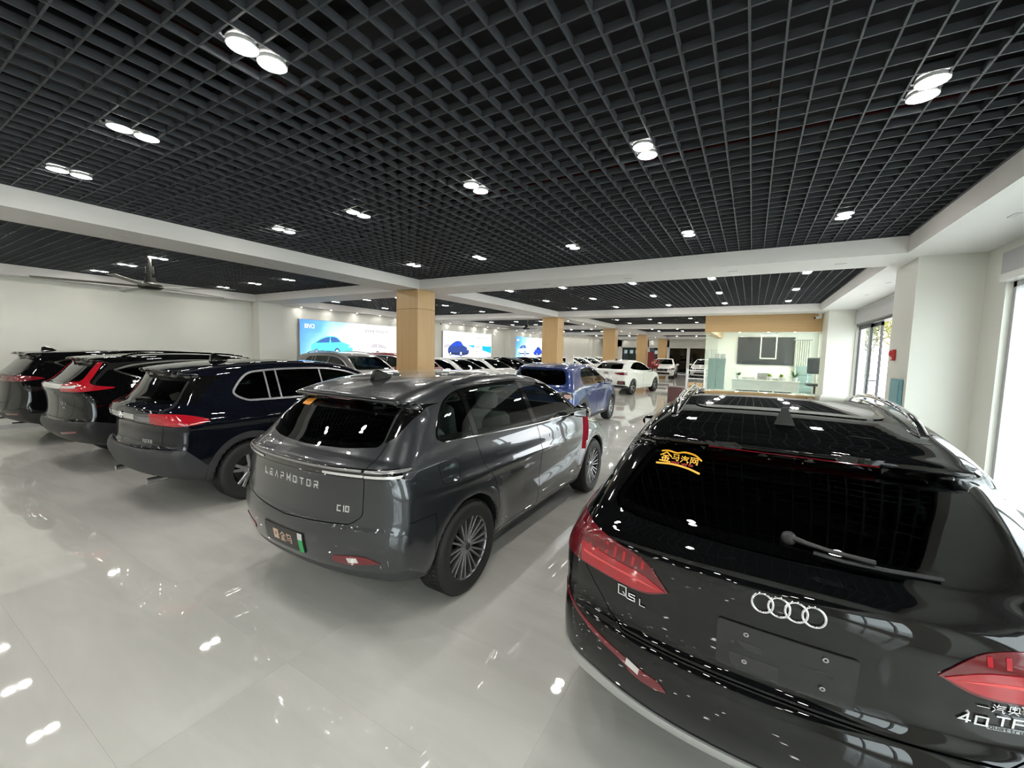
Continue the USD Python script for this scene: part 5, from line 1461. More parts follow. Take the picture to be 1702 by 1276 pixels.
XROW = -13.05
SEDC, SEDB, tg = make_car(SED, (XROW, 13.5, 0), 0, 'white saloon nearest behind the first tan column, nose to the aisle', 'white saloons along the left wall')
headlamp_bits(SEDC, SEDB)
again(SEDC, (XROW, 15.82, 0), 0, 'white saloon parked second behind the first tan column, before the blue one')
for y, w in ((26.4, 'nearest'), (28.7, 'second'), (31.0, 'third'), (33.3, 'last')):
    again(SEDC, (XROW, y, 0), 0, f'{w} white saloon in the far group past the second tan column', group='white saloons of the far group')
again(SEDC, (-6.32, 37.35, 0), -90 + 5, 'white saloon facing the camera before the dark glass doors', group='white saloons at the far end')
again(SEDC, (-3.35, 39.6, 0), -90, 'white saloon seen through the edge of the glass office', group='white saloons at the far end')
BLKC, BLKB, tg = make_car(dict(SED, paint='paint_black', trim='chrome'), (XROW, 18.2, 0), 0, 'black saloon third behind the first tan column, under the second lightbox edge', 'black saloons along the left wall')
headlamp_bits(BLKC, BLKB)
again(BLKC, (XROW, 20.5, 0), 0, 'black saloon parked fourth in the row, below the third lightbox')
again(BLKC, (XROW, 22.9, 0), 0, 'black saloon farthest of its colour, at the second tan column')
SUV = dict(RAV, clad=None, bumper=[], h=.058, tread=0, trim='satin', rails=(.8, 2.6, .54, .60, .03), fin=(.72, 1.70), mirror=(2.76, .98, 1.22), spokes='ten',
           pieces=[('tail_lamp', Polygon([(.45, .98), (1.1, .98), (1.1, 1.12), (.45, 1.10)]), 'x', -.2, .5, 'red_lens', .006), ('headlamp', closed([(.46, .84, 1), (.92, .88, 1), (.92, .97, 1), (.48, .92, 1)]), 'x', 4.0, 4.8, 'smoke_lens', .004), ('grille', rpoly([(-.45, .62), (.45, .62), (.48, .90), (-.48, .90)], .04), 'x', 4.3, 4.8, 'gloss_black', -.004)])
SUV['prof'] = zs(RAV['prof'], 1.03)
SUV['dlo'] = zs(RAV['dlo'], 1.03)
SUV['rear_glass'] = affinity.scale(as_poly(RAV['rear_glass']), 1, 1.03, origin=(0, 0))
SUV['wind'] = affinity.scale(as_poly(RAV['wind']), 1, 1.03, origin=(0, 0))
SLVC, SLVB, tg = make_car(dict(SUV, paint='paint_silver', glass='glass_mid'), (XROW, 8.55, 0), 0, 'silver grey SUV with roof fin, nose to the aisle behind the black SUVs', 'SUVs along the left wall')
REDC, REDB, tg = make_car(dict(SUV, paint='paint_red', rails=None), (XROW, 10.85, 0), 0, 'dark red SUV half hidden behind the first tan column', 'SUVs along the left wall')
# ---------------------------------------------------------------- backlit pictures on the left wall
E_ = .70


def print_mat(name, stops, ya, yb, za, zb, tilt=.25):
    """Backlit print: a colour ramp across the sheet with a soft cloudy break-up."""
    return usdkit.material(stage, LK + name, {
        'g': ('geometry', {}), 's': ('separate_xyz', {}), 'my': ('map_range', dict(from_min=ya, from_max=yb)), 'mz': ('map_range', dict(from_min=zb, from_max=za, to_min=0.0, to_max=tilt)),
        'n': ('noise_texture', dict(scale=1.3, detail=4.0)), 'mn': ('map_range', dict(from_min=.3, from_max=.7, to_min=-.06, to_max=.06)), 'a': ('math', dict(math_type='add')), 'b': ('math', dict(math_type='add')),
        'r': ('rgb_ramp', {'ramp': stops}), 'e': ('emission', dict(strength=E_))},
        [('g.position', 's.vector'), ('s.y', 'my.value'), ('s.z', 'mz.value'), ('g.position', 'n.vector'), ('n.fac', 'mn.value'), ('my.result', 'a.value1'), ('mz.result', 'a.value2'), ('a.value', 'b.value1'), ('mn.result', 'b.value2'), ('b.value', 'r.fac'), ('r.color', 'e.color')], surface='e.emission')


def ink(name, c):
    if name not in M:
        M[name] = emit(name, c, E_)
    return M[name]


ink('ink_white', (1, 1, 1)); ink('ink_teal', (.12, .62, .62)); ink('ink_teal_light', (.40, .85, .85)); ink('ink_dark', (.03, .04, .08)); ink('ink_navy', (.04, .07, .25)); ink('ink_grey', (.50, .47, .50)); ink('ink_blue', (.03, .08, .60)); ink('ink_glass', (.06, .14, .40)); ink('ink_sea', (.02, .42, .62)); ink('ink_sand', (.78, .80, .84)); ink('ink_mint', (.55, .80, .82))


def picture_car(box_, y0, y1, z0, z1, body, glass_, wheel_, flip=False, tall=False):
    w, hgt = y1 - y0, z1 - z0

    def tr(p):
        p = [((1 - u) if flip else u, v) for u, v in p]
        return [(y0 + u * w, z0 + v * hgt) for u, v in p]
    top = 1.0
    outline = closed([(.0, .22, 1), (.0, .48), (.06, .61), (.20, .82), (.36, .97), (.48, 1.0), (.60, .94), (.71, .72), (.86, .60), (.96, .47), (1.0, .28), (.95, .12, 1), (.66, .03), (.10, .10, 1)], 6)
    win = closed([(.10, .62, 1), (.22, .80), (.36, .92), (.43, .94, 1), (.41, .66, 1)], 4)
    win2 = closed([(.46, .66, 1), (.46, .95), (.58, .91), (.69, .70, 1)], 4)
    x = XW + .094
    put('printed_car', tm_of(prism(tr(outline), 'x', x, x + .002)), body, box_, smooth=False)
    for q in (win, win2):
        put('printed_window', tm_of(prism(tr(q), 'x', x + .002, x + .003)), glass_, box_, smooth=False)
    put('printed_shade', tm_of(prism(tr([(.02, .22), (.98, .20), (.92, .12), (.10, .14)]), 'x', x + .002, x + .003)), wheel_, box_, smooth=False)
    for u, rr in ((.11, .14), (.60, .20)):
        c = tr([(u, .17)])[0]
        r = rr * hgt
        e = Point(0, 0).buffer(r, quad_segs=8)
        put('printed_wheel', tm_of(prism(affinity.translate(affinity.scale(e, .8, 1), *c), 'x', x + .003, x + .004)), wheel_, box_, smooth=False)
        put('printed_rim', tm_of(prism(affinity.translate(affinity.scale(e, .5, .62), *c), 'x', x + .004, x + .005)), M['ink_sand'], box_, smooth=False)
    lamp = tr([(.90, .50), (.97, .44), (.96, .40), (.88, .45)])
    put('printed_lamp', tm_of(prism(lamp, 'x', x + .002, x + .003)), M['ink_white'], box_, smooth=False)


def flat(box_, name, poly, mat, dx=.0):
    put(name, tm_of(prism(poly, 'x', XW + .0925 + dx, XW + .0940 + dx)), mat, box_, smooth=False)


def lightbox(y0, y1, z0, z1, stops, label, tilt=.25):
    b_ = thing('lightbox', (0, 0, 0), 0, label, 'lightbox', 'backlit car pictures on the left wall')
    put('case', span(XW, XW + .088, y0, y1, z0, z1), M['frame_grey'], b_, smooth=False)
    put('print', span(XW + .088, XW + .0925, y0 + .012, y1 - .012, z0 + .012, z1 - .012), print_mat(f'print_{len(NAMES)}', stops, y0, y1, z0, z1, tilt), b_, smooth=False)
    return b_


def strokes_line(box_, y, z, text_h, n, mat, rng_):
    """A line of small dense characters too blurred to read."""
    for k in range(n):
        if k == n // 2:
            y += text_h * .7
        g = [[(0, .9), (.9, .9)], [(.45, 1), (.45, 0)], [(0, .5), (.9, .5)], [(.1, .05), (.9, .05)]]
        if k % 3 == 1:
            g = [[(.05, 0), (.05, .9), (.9, .9), (.9, 0), (.05, 0)], [(.05, .45), (.9, .45)]]
        elif k % 3 == 2:
            g = [[(.45, 1), (0, .3)], [(.45, 1), (.95, .3)], [(.15, .5), (.8, .5)], [(.45, .5), (.45, 0)]]
        s = affinity.translate(glyph(g, text_h, .13, 0), y, z)
        flat(box_, 'printed_character', s, mat, .001)
        y += text_h * 1.2


BYD = [[(0, 0), (0, 1), (.75, 1), (.75, .5), (.1, .5)], [(.75, .5), (.75, 0), (0, 0)], [(1.1, 1), (1.5, 0), (1.9, 1)], [(2.2, 1), (2.9, 1), (2.9, 0), (2.2, 0), (2.2, .45)]]
lb = lightbox(8.57, 13.15, 1.47, 2.85, [(0, (.08, .22, .85)), (.18, (.16, .45, .92)), (.34, (.40, .74, .93)), (.50, (.80, .93, .97)), (.62, (1, 1, 1)), (1, (1, 1, 1))], 'blue and white lightbox with a teal saloon and a BYD logo, nearest of three')
flat(lb, 'printed_logo', affinity.translate(glyph(BYD, .115, .24, 0), 8.78, 2.56), M['ink_white'])
picture_car(lb, 9.0, 10.75, 1.60, 2.30, M['ink_teal'], M['ink_glass'], M['ink_navy'])
picture_car(lb, 11.1, 12.7, 1.50, 2.10, M['ink_sand'], M['ink_grey'], M['ink_dark'], flip=True)
strokes_line(lb, 11.35, 2.52, .105, 9, M['ink_dark'], None)
strokes_line(lb, 11.55, 2.40, .045, 14, M['ink_grey'], None)
for k, yy in enumerate((10.85, 10.98, 11.06)):
    flat(lb, 'printed_tower', sbox(yy, 1.60, yy + .05, 1.72 + .07 * k), M['ink_grey'])
lb = lightbox(16.2, 20.65, 1.49, 2.86, [(0, (.78, .88, .95)), (.4, (.97, .98, 1)), (.55, (1, 1, 1)), (1, (1, 1, 1))], 'white lightbox with a dark blue saloon on a coast road, middle of three', .1)
flat(lb, 'printed_sea', Polygon([(18.2, 2.16), (20.62, 2.12), (20.62, 1.72), (19.9, 1.86), (18.9, 2.02)]), M['ink_sea'])
flat(lb, 'printed_shore', Polygon([(16.25, 1.52), (20.62, 1.52), (20.62, 1.72), (19.9, 1.86), (18.9, 2.02), (16.25, 1.85)]), M['ink_sand'])
flat(lb, 'printed_hill', Polygon(closed([(16.25, 2.10, 1), (16.6, 2.18), (17.2, 2.08), (18.0, 2.05, 1), (16.25, 2.0, 1)])), M['ink_grey'], .001)
picture_car(lb, 16.6, 18.4, 1.56, 2.36, M['ink_navy'], M['ink_blue'], M['ink_dark'])
flat(lb, 'printed_globe', Point(19.3, 1.98).buffer(.40), M['ink_white'], .001)
picture_car(lb, 18.92, 19.70, 1.72, 2.16, M['ink_sand'], M['ink_grey'], M['ink_grey'])
strokes_line(lb, 19.05, 2.55, .10, 9, M['ink_dark'], None)
lb = lightbox(23.5, 28.0, 1.47, 2.87, [(0, (.07, .25, .80)), (.25, (.18, .50, .92)), (.5, (.62, .82, .96)), (.75, (.92, .96, 1)), (1, (.8, .9, 1))], 'blue lightbox with a mint and a blue SUV, farthest of three')
flat(lb, 'printed_logo', affinity.translate(glyph(BYD, .10, .24, 0), 23.75, 2.58), M['ink_white'])
picture_car(lb, 23.85, 25.6, 1.60, 2.35, M['ink_mint'], M['ink_glass'], M['ink_navy'])
picture_car(lb, 26.2, 27.5, 1.60, 2.22, M['ink_blue'], M['ink_navy'], M['ink_dark'], flip=True)
strokes_line(lb, 25.9, 2.55, .08, 8, M['ink_white'], None)

# ---------------------------------------------------------------- ceiling fans, cameras
M['fan_dark'] = pbr('fan_dark', (.05, .05, .045), .35, .6)
M['blade'] = pbr('blade', (.26, .26, .22), .35, .7)


def ceiling_fan(x, y, z, R, a0, label):
    t = thing('ceiling_fan', (x, y, z), 0, label, 'ceiling fan', 'large ceiling fans')
    put('rod', cat([cyl((0, 0, .05), (0, 0, GRID + .6 - z), .028, 14), cyl((0, 0, .24), (0, 0, .36), .06, 16)]), M['fan_dark'], t)
    put('motor', moved(lathe([(0, -.06), (.14, -.055), (.19, -.02), (.17, .03), (.09, .07), (.07, .16), (0, .16)], 32), M=trimesh.transformations.rotation_matrix(math.pi / 2, [1, 0, 0])), M['fan_dark'], t)
    for k in range(5):
        m = box((0, 0, 0), (R - .15, .10, .012), .005)
        m.apply_transform(trimesh.transformations.rotation_matrix(math.radians(10), [1, 0, 0]))
        m.apply_translation(((R + .15) / 2, 0, -.01))
        put('blade', moved(m, (0, 0, 0), a0 + k * 2 * math.pi / 5), M['blade'], t)
    return t


ceiling_fan(-9.56, 3.20, 2.93, 1.45, .62, 'large ceiling fan above the black SUVs at the left')
ceiling_fan(-8.78, 16.2, 2.93, 1.25, .3, 'large ceiling fan far off, right of the middle lightbox')


def cctv(x, y, z, rz, label):
    t = thing('security_camera', (x, y, z), rz, label, 'camera')
    put('mount', cyl((0, 0, -.02), (0, 0, .06), .045, 18), M['white_gloss'], t)
    put('housing', moved(tm_of(m3.Manifold.batch_hull([m3.Manifold.sphere(.045, 18).translate((0, 0, -.05)), m3.Manifold.sphere(.04, 18).translate((.14, 0, -.075))])), (0, 0, 0)), M['white_gloss'], t, smooth=60)
    put('lens', cyl((.165, 0, -.082), (.188, 0, -.086), .030, 18), M['gloss_black'], t)
    return t


cctv(1.70, 15.46, BEAM - .06, 215, 'white security camera at the right end of the wooden office header')
cctv(-12.9, 15.3, BEAM - .06, -60, 'white security camera under the soffit left of the middle lightbox')

# ---------------------------------------------------------------- glass office
M['stand_red'] = pbr('stand_red', (.16, .010, .012), .4)
M['office_white'] = pbr('office_white', (.80, .81, .76), .5)
M['maroon'] = pbr('maroon', (.075, .030, .028), .45)
M['marble'] = sheets('marble', (.90, .90, .87), (.80, .81, .78), .12, (1.0, 1.0, 3.0), 2.2)
M['board'] = pbr('board', (.045, .048, .052), .35)
M['curtain'] = pbr('curtain', (.66, .68, .60), .8)
M['leaf_lime'] = pbr('leaf_lime', (.35, .48, .06), .5)
M['leaf_green'] = pbr('leaf_green', (.07, .16, .04), .5)
M['pot'] = pbr('pot', (.75, .75, .72), .3)
M['teal_glass'] = pbr('teal_glass', (.34, .46, .43), .15)
M['strip'] = emit('strip', (1.0, .98, .80), 12.0)
off = thing('office', (0, 0, 0), 0, 'glass-walled office under a tan wooden header at the right', 'office')
put('header', span(-1.46, 1.93, 15.62, 15.80, 2.70, BEAM + .01), M['wood_flat'], off, smooth=False)
put('header', span(-1.46, -1.28, 15.80, 21.9, 2.70, BEAM + .01), M['wood'], off, smooth=False)
for a, b_ in ((-1.44, -.30), (-.295, .80), (.805, 1.90)):
    put('glass_panel', span(a, b_, 15.70, 15.712, .06, 2.70), M['office_glass'], off, smooth=False)
for a, b_ in ((15.72, 17.7), (17.705, 19.8), (19.805, 21.88)):
    put('glass_panel', span(-1.44, -1.428, a, b_, .06, 2.70), M['office_glass'], off, smooth=False)
put('floor_rail', cat([span(-1.46, 1.93, 15.68, 15.73, 0, .06), span(-1.46, -1.41, 15.73, 21.9, 0, .06)]), M['frame_grey'], off, smooth=False)
put('end_post', span(1.90, 1.96, 15.62, 15.80, 0, BEAM), M['white_gloss'], off, smooth=False)
put('back_wall', span(-1.46, XWR, 21.9, 22.0, 0, BEAM), M['office_white'], off, smooth=False)
put('inner_ceiling', span(-1.28, XWR, 15.80, 21.9, 2.98, 3.02), M['office_white'], off, smooth=False)
for x in (-.55, .55, 1.5):
    put('light_strip', span(x - .04, x + .04, 16.4, 21.3, 2.965, 2.98), M['strip'], off, smooth=False)


def office_thing(name, label, cat_, loc, parts, rz=0, group=None):
    t = thing(name, loc, rz, label, cat_, group)
    for p in parts:
        put(p[0], p[1], p[2], t, smooth=p[3] if len(p) > 3 else 30, label=p[4] if len(p) > 4 else None)
    return t


office_thing('display_board', 'large dark board on the rear wall inside the glass office', 'board', (.49, 21.87, 2.15), [('panel', box((0, -.02, 0), (2.15, .04, 1.20), .004), M['board']), ('frame', cat([box((0, -.02, s * .61), (2.2, .05, .02)) for s in (-1, 1)] + [box((s * 1.09, -.02, 0), (.02, .05, 1.24)) for s in (-1, 1)]), M['frame_dark'])])
cur = thing('curtain', (1.86, 21.7, 0), 0, 'pale curtain beside the dark board inside the office', 'curtain')
t_ = np.linspace(0, 1, 60)
cx = -.28 + .56 * t_
cy = .05 * np.sin(t_ * 2 * np.pi * 7)
cloth = Polygon(list(zip(cx, cy)) + list(zip(cx[::-1], cy[::-1] + .012)))
put('cloth', moved(extrude2d(cloth, 2.6), (0, 0, .02)), M['curtain'], cur)
put('rail', box((0, 0, 2.65), (.66, .05, .04), .01), M['satin'], cur)
dk = office_thing('desk', 'white marble-fronted reception desk inside the glass office', 'desk', (.42, 17.2, 0), [('front_panel', box((0, -.30, .52), (2.0, .05, 1.04), .006), M['marble']), ('worktop', box((0, 0, 1.05), (2.06, .72, .05), .008), M['marble']), ('side_panel', box((-.98, .02, .51), (.05, .62, 1.02), .006), M['marble']), ('side_panel', box((.98, .02, .51), (.05, .62, 1.02), .006), M['marble'])])


def plant(x, y, z, h, mat, label, seed, n=26, spread=.16, group=None):
    r_ = np.random.default_rng(seed)
    t = thing('potted_plant', (x, y, z), 0, label, 'plant', group)
    put('pot', moved(lathe([(0, 0), (.07, 0), (.095, .12), (.085, .13), (.08, .11), (0, .10)], 24), M=trimesh.transformations.rotation_matrix(math.pi / 2, [1, 0, 0])), M['pot'], t)
    for k in range(n):
        a_, el, L_ = r_.uniform(0, 2 * np.pi), r_.uniform(.4, 1.35), h * r_.uniform(.6, 1.0)
        d = np.array([math.cos(a_) * math.cos(el), math.sin(a_) * math.cos(el), math.sin(el)])
        sd = np.array([-math.sin(a_), math.cos(a_), 0])
        s_ = np.linspace(0, 1, 5)
        c_ = np.array([0, 0, .11]) + d * L_ * s_[:, None] - np.array([0, 0, .25 * L_]) * (s_ ** 2)[:, None]
        w_ = .022 * np.sin(np.pi * (.12 + .88 * s_))[:, None]
        v = np.vstack([c_ - sd * w_, c_ + sd * w_, c_ + np.array([0, 0, .004])])
        f_ = []
        for i in range(4):
            f_ += [[i, i + 1, 10 + i + 1], [i, 10 + i + 1, 10 + i], [10 + i, 10 + i + 1, 5 + i + 1], [10 + i, 5 + i + 1, 5 + i], [i, 5 + i, 5 + i + 1], [i, 5 + i + 1, i + 1]]
        put('leaf', trimesh.Trimesh(v, f_, process=False), mat, t, smooth=60)
    return t


for k, (x, m_, lab) in enumerate(((-.38, 'leaf_green', 'small dark plant at the left end of the reception desk'), (.56, 'leaf_lime', 'bright lime green plant on the middle of the reception desk'), (.92, 'leaf_lime', 'lime green plant on the reception desk, right of the brighter one'), (1.30, 'leaf_green', 'tall pale-leaved plant at the right end of the reception desk'))):
    plant(x, 17.08, 1.075, .22 if k < 3 else .42, M[m_], lab, 40 + k)
for k, x in enumerate((-.08, .86)):
    office_thing('tray', ('left' if k == 0 else 'right') + ' white paper stack on the reception desk', 'papers', (x, 17.36, 1.075), [('stack', cat([moved(box((0, 0, .008 + i * .012), (.40, .28, .011), .002), (0, 0, 0), .06 * math.sin(i * 2.1)) for i in range(6)]), M['white_gloss'])])
office_thing('laptop', 'open silver laptop on the reception desk', 'laptop', (.36, 17.36, 1.075), [('base', box((0, 0, .01), (.33, .23, .018), .005), M['satin']), ('screen', moved(box((0, 0, .11), (.33, .012, .22), .004), (0, .12, .01)), M['frame_grey'])])
office_thing('hanging_frame', 'white rectangular frame hanging before the dark board in the office', 'frame', (.50, 18.0, 2.26), [('frame', cat([box((0, 0, s * .43), (.50, .05, .05), .01) for s in (-1, 1)] + [box((s * .245, 0, 0), (.045, .05, .90), .01) for s in (-1, 1)]), M['office_white']), ('canopy', box((0, 0, .665), (.56, .20, .03), .008), M['frame_brown']), ('suspension', cat([cyl((s * .24, 0, .45), (s * .24, 0, .655), .006, 8) for s in (-1, 1)]), M['satin'])])
office_thing('office_chair', 'black office chair at the right end of the glass office', 'chair', (1.90, 17.35, 0), [('backrest', moved(box((0, 0, 0), (.46, .10, .56), .05), (0, .18, 1.62)), M['board']), ('frame', cat([tube([(-.2, .25, 1.9), (-.2, .28, 1.1), (-.2, .1, .95)], .014, 8), tube([(.2, .25, 1.9), (.2, .28, 1.1), (.2, .1, .95)], .014, 8)]), M['satin']), ('seat', box((0, -.05, .98), (.5, .48, .09), .04), M['board']), ('pedestal', cat([cyl((0, -.05, .1), (0, -.05, .95), .03, 12)] + [tube([(0, -.05, .12), (.3 * math.cos(a_), -.05 + .3 * math.sin(a_), .05)], .022, 8) for a_ in np.arange(5) * 2 * np.pi / 5] + [moved(trimesh.creation.icosphere(1, .035), (.3 * math.cos(a_), -.05 + .3 * math.sin(a_), .035)) for a_ in np.arange(5) * 2 * np.pi / 5]), M['frame_dark'])])
office_thing('drawer_cabinet', 'pale glass-fronted shelf cabinet right of the reception desk', 'cabinet', (1.66, 18.3, 0), [('body', box((0, .1, .80), (.50, .40, 1.58), .006), M['teal_glass'])] + [('drawer', box((0, -.11, .16 + k * .31), (.46, .02, .28), .006), M['teal_glass']) for k in range(5)])
office_thing('cabinet', 'tall pale teal cabinet just inside the office front glass', 'cabinet', (-1.08, 16.45, 0), [('body', box((0, 0, .90), (.54, .40, 1.80), .006), M['teal_glass']), ('door', box((-.135, -.21, .90), (.262, .02, 1.76), .004), M['teal_glass']), ('door', box((.135, -.21, .90), (.262, .02, 1.76), .004), M['teal_glass']), ('handle', cyl((.02, -.235, .8), (.02, -.235, 1.1), .008, 8), M['satin'])])
for k, (dx, w_, h_) in enumerate(((-.20, .06, .30), (.0, .14, .16), (.18, .16, .15))):
    office_thing('carton', ('slim upright white carton', 'small white carton in the middle', 'small white carton at the right')[k] + ' on top of the teal cabinet', 'box', (-1.08 + dx, 16.42, 1.802), [('box', box((0, 0, h_ / 2), (w_, .12, h_), .005), M['white_gloss']), ('lid', box((0, 0, h_ + .004), (w_ + .006, .126, .012), .003), M['office_white'])])
# metal rack and dark plinth outside the office corner
rk = thing('display_rack', (-1.62, 15.2, 0), 0, 'white metal shelf rack at the left corner of the glass office', 'rack')
put('frame', cat([cyl((sx * .27, sy * .16, .0), (sx * .27, sy * .16, 1.44), .014, 8) for sx in (-1, 1) for sy in (-1, 1)] + [cyl((sx * .27, -.16, z), (sx * .27, .16, z), .010, 8) for sx in (-1, 1) for z in (.25, .85, 1.4)]), M['white_gloss'], rk)
for z in (.20, .50, .80, 1.10, 1.38):
    put('shelf', box((0, 0, z), (.56, .34, .02), .004), M['white_gloss'], rk)
for k, (dx, z) in enumerate(((-.12, .812), (.12, .812), (.0, .512))):
    office_thing('carton', ('left brown carton on the middle shelf', 'right brown carton on the middle shelf', 'brown carton on the lower shelf')[k] + ' of the white rack', 'box', (-1.62 + dx, 15.2, z), [('box', box((0, 0, .07), (.18, .22, .14), .005), M['wood']), ('flap', box((0, 0, .144), (.184, .224, .008), .002), M['wood_edge'])])
office_thing('plinth', 'dark wine-coloured plinth at the foot of the white rack', 'plinth', (-2.18, 14.85, 0), [('body', box((0, 0, .40), (.46, .44, .80), .01), M['maroon']), ('top', box((0, 0, .81), (.54, .48, .025), .006), M['frame_brown'])])

# ---------------------------------------------------------------- fittings on the right-hand pilaster
M['alarm_red'] = pbr('alarm_red', (.52, .03, .03), .35)
M['teal_panel'] = pbr('teal_panel', (.16, .34, .37), .45)
office_thing('alarm_box', 'small red alarm box on the side of the near white pilaster', 'alarm', (1.78, 7.94, 1.97), [('body', box((-.02, 0, 0), (.04, .12, .16), .012), M['alarm_red']), ('sounder', moved(lathe([(0, 0), (.045, 0), (.038, .025), (0, .03)], 20), (-.038, 0, .025), M=trimesh.transformations.rotation_matrix(math.pi / 2, [0, 0, 1])), M['alarm_red']), ('plate', box((-.041, 0, -.05), (.004, .08, .03), .001), M['white_gloss'])])
office_thing('hose_cabinet', 'teal cabinet against the side of the near white pilaster', 'cabinet', (1.78, 7.62, 0), [('body', box((-.022, 0, .84), (.04, .42, 1.60), .006), M['teal_panel']), ('door', box((-.046, 0, .84), (.010, .38, 1.54), .003), M['teal_panel']), ('handle', box((-.056, .15, .9), (.012, .02, .14), .004), M['satin']), ('plinth', box((-.022, 0, .02), (.036, .40, .04)), M['frame_dark'])])

# ---------------------------------------------------------------- far end: red stand, flowers, posters, display board
M['petal'] = pbr('petal', (.62, .10, .14), .6)
M['poster_blue'] = pbr('poster_blue', (.30, .42, .60), .4)
M['poster_green'] = pbr('poster_green', (.22, .34, .30), .4)
office_thing('sign_stand', 'dark red upright stand at the foot of the fourth tan column', 'sign', (-6.08, 29.5, 0), [('panel', box((0, 0, 1.05), (.44, .05, 1.95), .006), M['stand_red']), ('foot', box((0, 0, .035), (.50, .34, .07), .01), M['frame_dark'])])
fl = thing('flower_basket', (-5.70, 29.3, 0), 0, 'tall basket of pink and red flowers beside the dark red stand', 'flowers')
put('stand', cat([cyl((.14 * math.cos(a_), .14 * math.sin(a_), 0), (.05 * math.cos(a_), .05 * math.sin(a_), .95), .012, 8) for a_ in (0, 2.1, 4.2)]), M['frame_brown'], fl)
put('basket', moved(lathe([(0, 0), (.13, 0), (.20, .22), (.18, .22), (.12, .03), (0, .03)], 24), (0, 0, .9), M=trimesh.transformations.rotation_matrix(math.pi / 2, [1, 0, 0])), M['stand_red'], fl)
r_ = np.random.default_rng(9)
for k in range(34):
    v = r_.normal(size=3)
    v /= np.linalg.norm(v)
    put('bloom', moved(trimesh.creation.icosphere(1, .055), v * np.array([.24, .2, .2]) + [0, 0, 1.30]), M['petal'] if k % 3 else M['leaf_green'], fl, smooth=60)
for k, (x0, x1, m_) in enumerate(((-11.45, -10.95, 'poster_blue'), (-10.9, -10.35, 'poster_green'), (-10.3, -9.85, 'poster_blue'), (-8.5, -7.8, 'poster_blue'))):
    lab = ('left blue poster behind the far glass', 'grey-green poster between two blue ones at the far glass', 'right blue poster behind the far glass', 'single blue poster at the narrow far opening')[k]
    office_thing('poster', lab, 'poster', ((x0 + x1) / 2, YF + .16, 1.82), [('sheet', box((0, 0, 0), (x1 - x0, .02, 1.36), .003), M[m_]), ('stand', cat([cyl((s * .15, .03, -1.8), (s * .15, .03, .6), .012, 8) for s in (-1, 1)]), M['satin']), ('print', box((0, -.012, .25), ((x1 - x0) * .6, .006, .35), .002), M['ink_sand'])])
office_thing('display_stand', 'white upright board stand beside the second tan column', 'sign', (-6.62, 16.1, 0), [('panel', box((0, 0, .98), (.36, .05, 1.65), .008), M['white_gloss']), ('foot', box((0, 0, .03), (.46, .36, .06), .01), M['frame_grey'])])

# ---------------------------------------------------------------- outside the entrance
M['pavement'] = sheets('pavement', (.50, .49, .47), (.58, .57, .55), .8, nscale=.7)
M['fence_white'] = pbr('fence_white', (.72, .72, .70), .5)
M['bark'] = pbr('bark', (.11, .08, .06), .9)
M['leaf_a'] = usdkit.material(stage, LK + 'leaf_a', {'d': ('diffuse_bsdf', dict(color=(.16, .17, .05))), 't': ('translucent_bsdf', dict(color=(.24, .22, .06))), 'm': ('mix_closure', dict(fac=.4))}, [('d.BSDF', 'm.closure1'), ('t.BSDF', 'm.closure2')], surface='m.closure')
M['leaf_b'] = usdkit.material(stage, LK + 'leaf_b', {'d': ('diffuse_bsdf', dict(color=(.22, .13, .06))), 't': ('translucent_bsdf', dict(color=(.26, .15, .06))), 'm': ('mix_closure', dict(fac=.4))}, [('d.BSDF', 'm.closure1'), ('t.BSDF', 'm.closure2')], surface='m.closure')
struct('trim_2', span(XWR + .2, 60, -40, 120, -.20, -.02), M['pavement'], smooth=False)
fn = thing('fence', (0, 0, 0), 0, 'white picket fence outside beyond the parked car', 'fence')
put('rail', cat([span(4, 30, 52.0, 52.05, z, z + .08) for z in (.45, 1.9)]), M['fence_white'], fn, smooth=False)
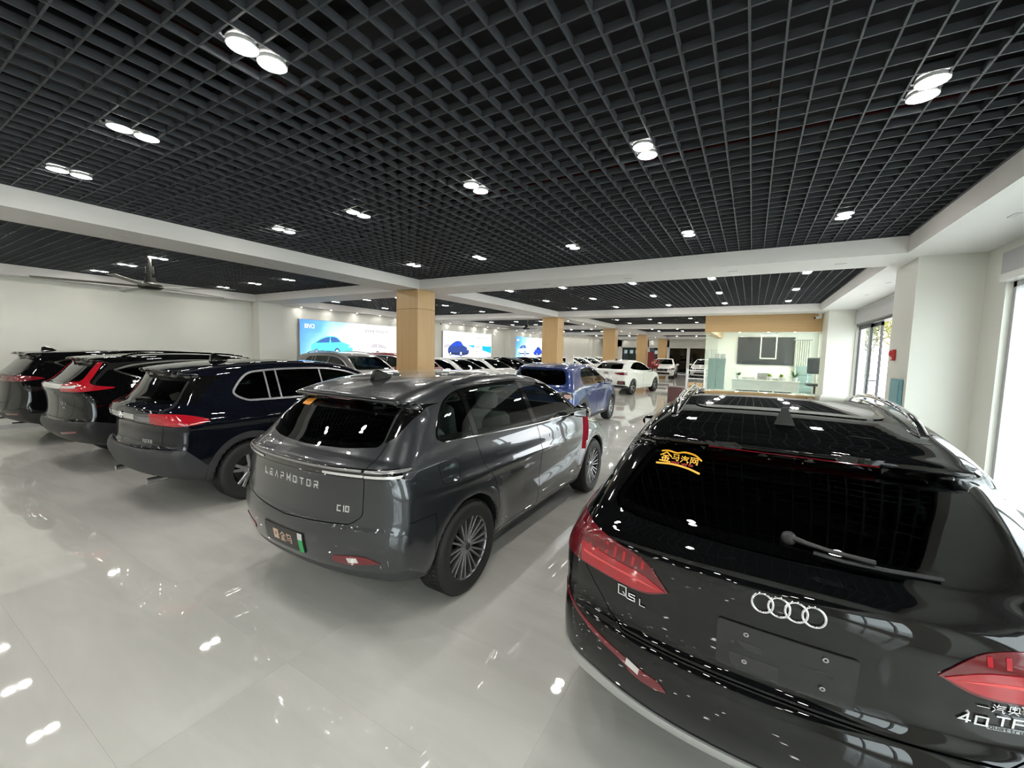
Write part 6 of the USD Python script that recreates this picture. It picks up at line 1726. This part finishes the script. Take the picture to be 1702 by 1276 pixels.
for k in range(75):
    x = 4.2 + k * .34
    put('picket', span(x, x + .12, 51.97, 52.0, -.02, 2.25), M['fence_white'], fn, smooth=False)
again(SEDC, (9.3, 33.0, -.02), 78, 'white saloon parked outdoors, seen through the entrance', group='cars outdoors')


def tree(x, y, h, seed, label, mat):
    r = np.random.default_rng(seed)
    t = thing('tree', (x, y, -.02), 0, label, 'tree', 'trees outside the entrance')
    br = [tube([(0, 0, 0), (.05, .02, h * .3), (-.05, .05, h * .55)], [.22, .17, .12], 10)]
    tips = []
    for k in range(16):
        a_, el = r.uniform(0, 2 * np.pi), r.uniform(.25, 1.2)
        p0 = np.array([0, .03, h * r.uniform(.28, .55)])
        p1 = p0 + h * r.uniform(.25, .45) * np.array([math.cos(a_) * math.cos(el), math.sin(a_) * math.cos(el), math.sin(el)])
        br.append(tube([p0, (p0 + p1) / 2 + r.normal(0, .1, 3), p1], [.07, .045, .015], 6))
        tips += [p0 + (p1 - p0) * s for s in (.5, .75, 1.0)]
    put('trunk', cat(br), M['bark'], t, smooth=50)
    c = np.repeat(np.array(tips), 70, 0) + r.normal(0, h * .055, (len(tips) * 70, 3))
    n_ = len(c)
    d1, d2 = r.normal(size=(n_, 3)), r.normal(size=(n_, 3))
    d1 *= .11 / np.linalg.norm(d1, axis=1, keepdims=True)
    d2 *= .07 / np.linalg.norm(d2, axis=1, keepdims=True)
    v = np.stack([c - d1, c + d2, c + d1, c - d2], 1).reshape(-1, 3)
    i = np.arange(n_)[:, None] * 4
    f = np.vstack([i + [0, 1, 2], i + [0, 2, 3]])
    put('foliage', trimesh.Trimesh(v, f, process=False), mat, t, smooth=False, kind='stuff')


tree(10.5, 56.0, 9.0, 1, 'broad yellowish tree beyond the white fence, nearer the pilaster', M['leaf_a'])
tree(21.0, 60.0, 10.0, 2, 'reddish-brown tree beyond the white fence, farther right', M['leaf_b'])
tree(16.0, 72.0, 10.5, 3, 'tall yellow-green tree standing farthest beyond the white fence', M['leaf_a'])
tree(22.0, 20.0, 8.0, 4, 'tree across the forecourt outside the side windows', M['leaf_a'])
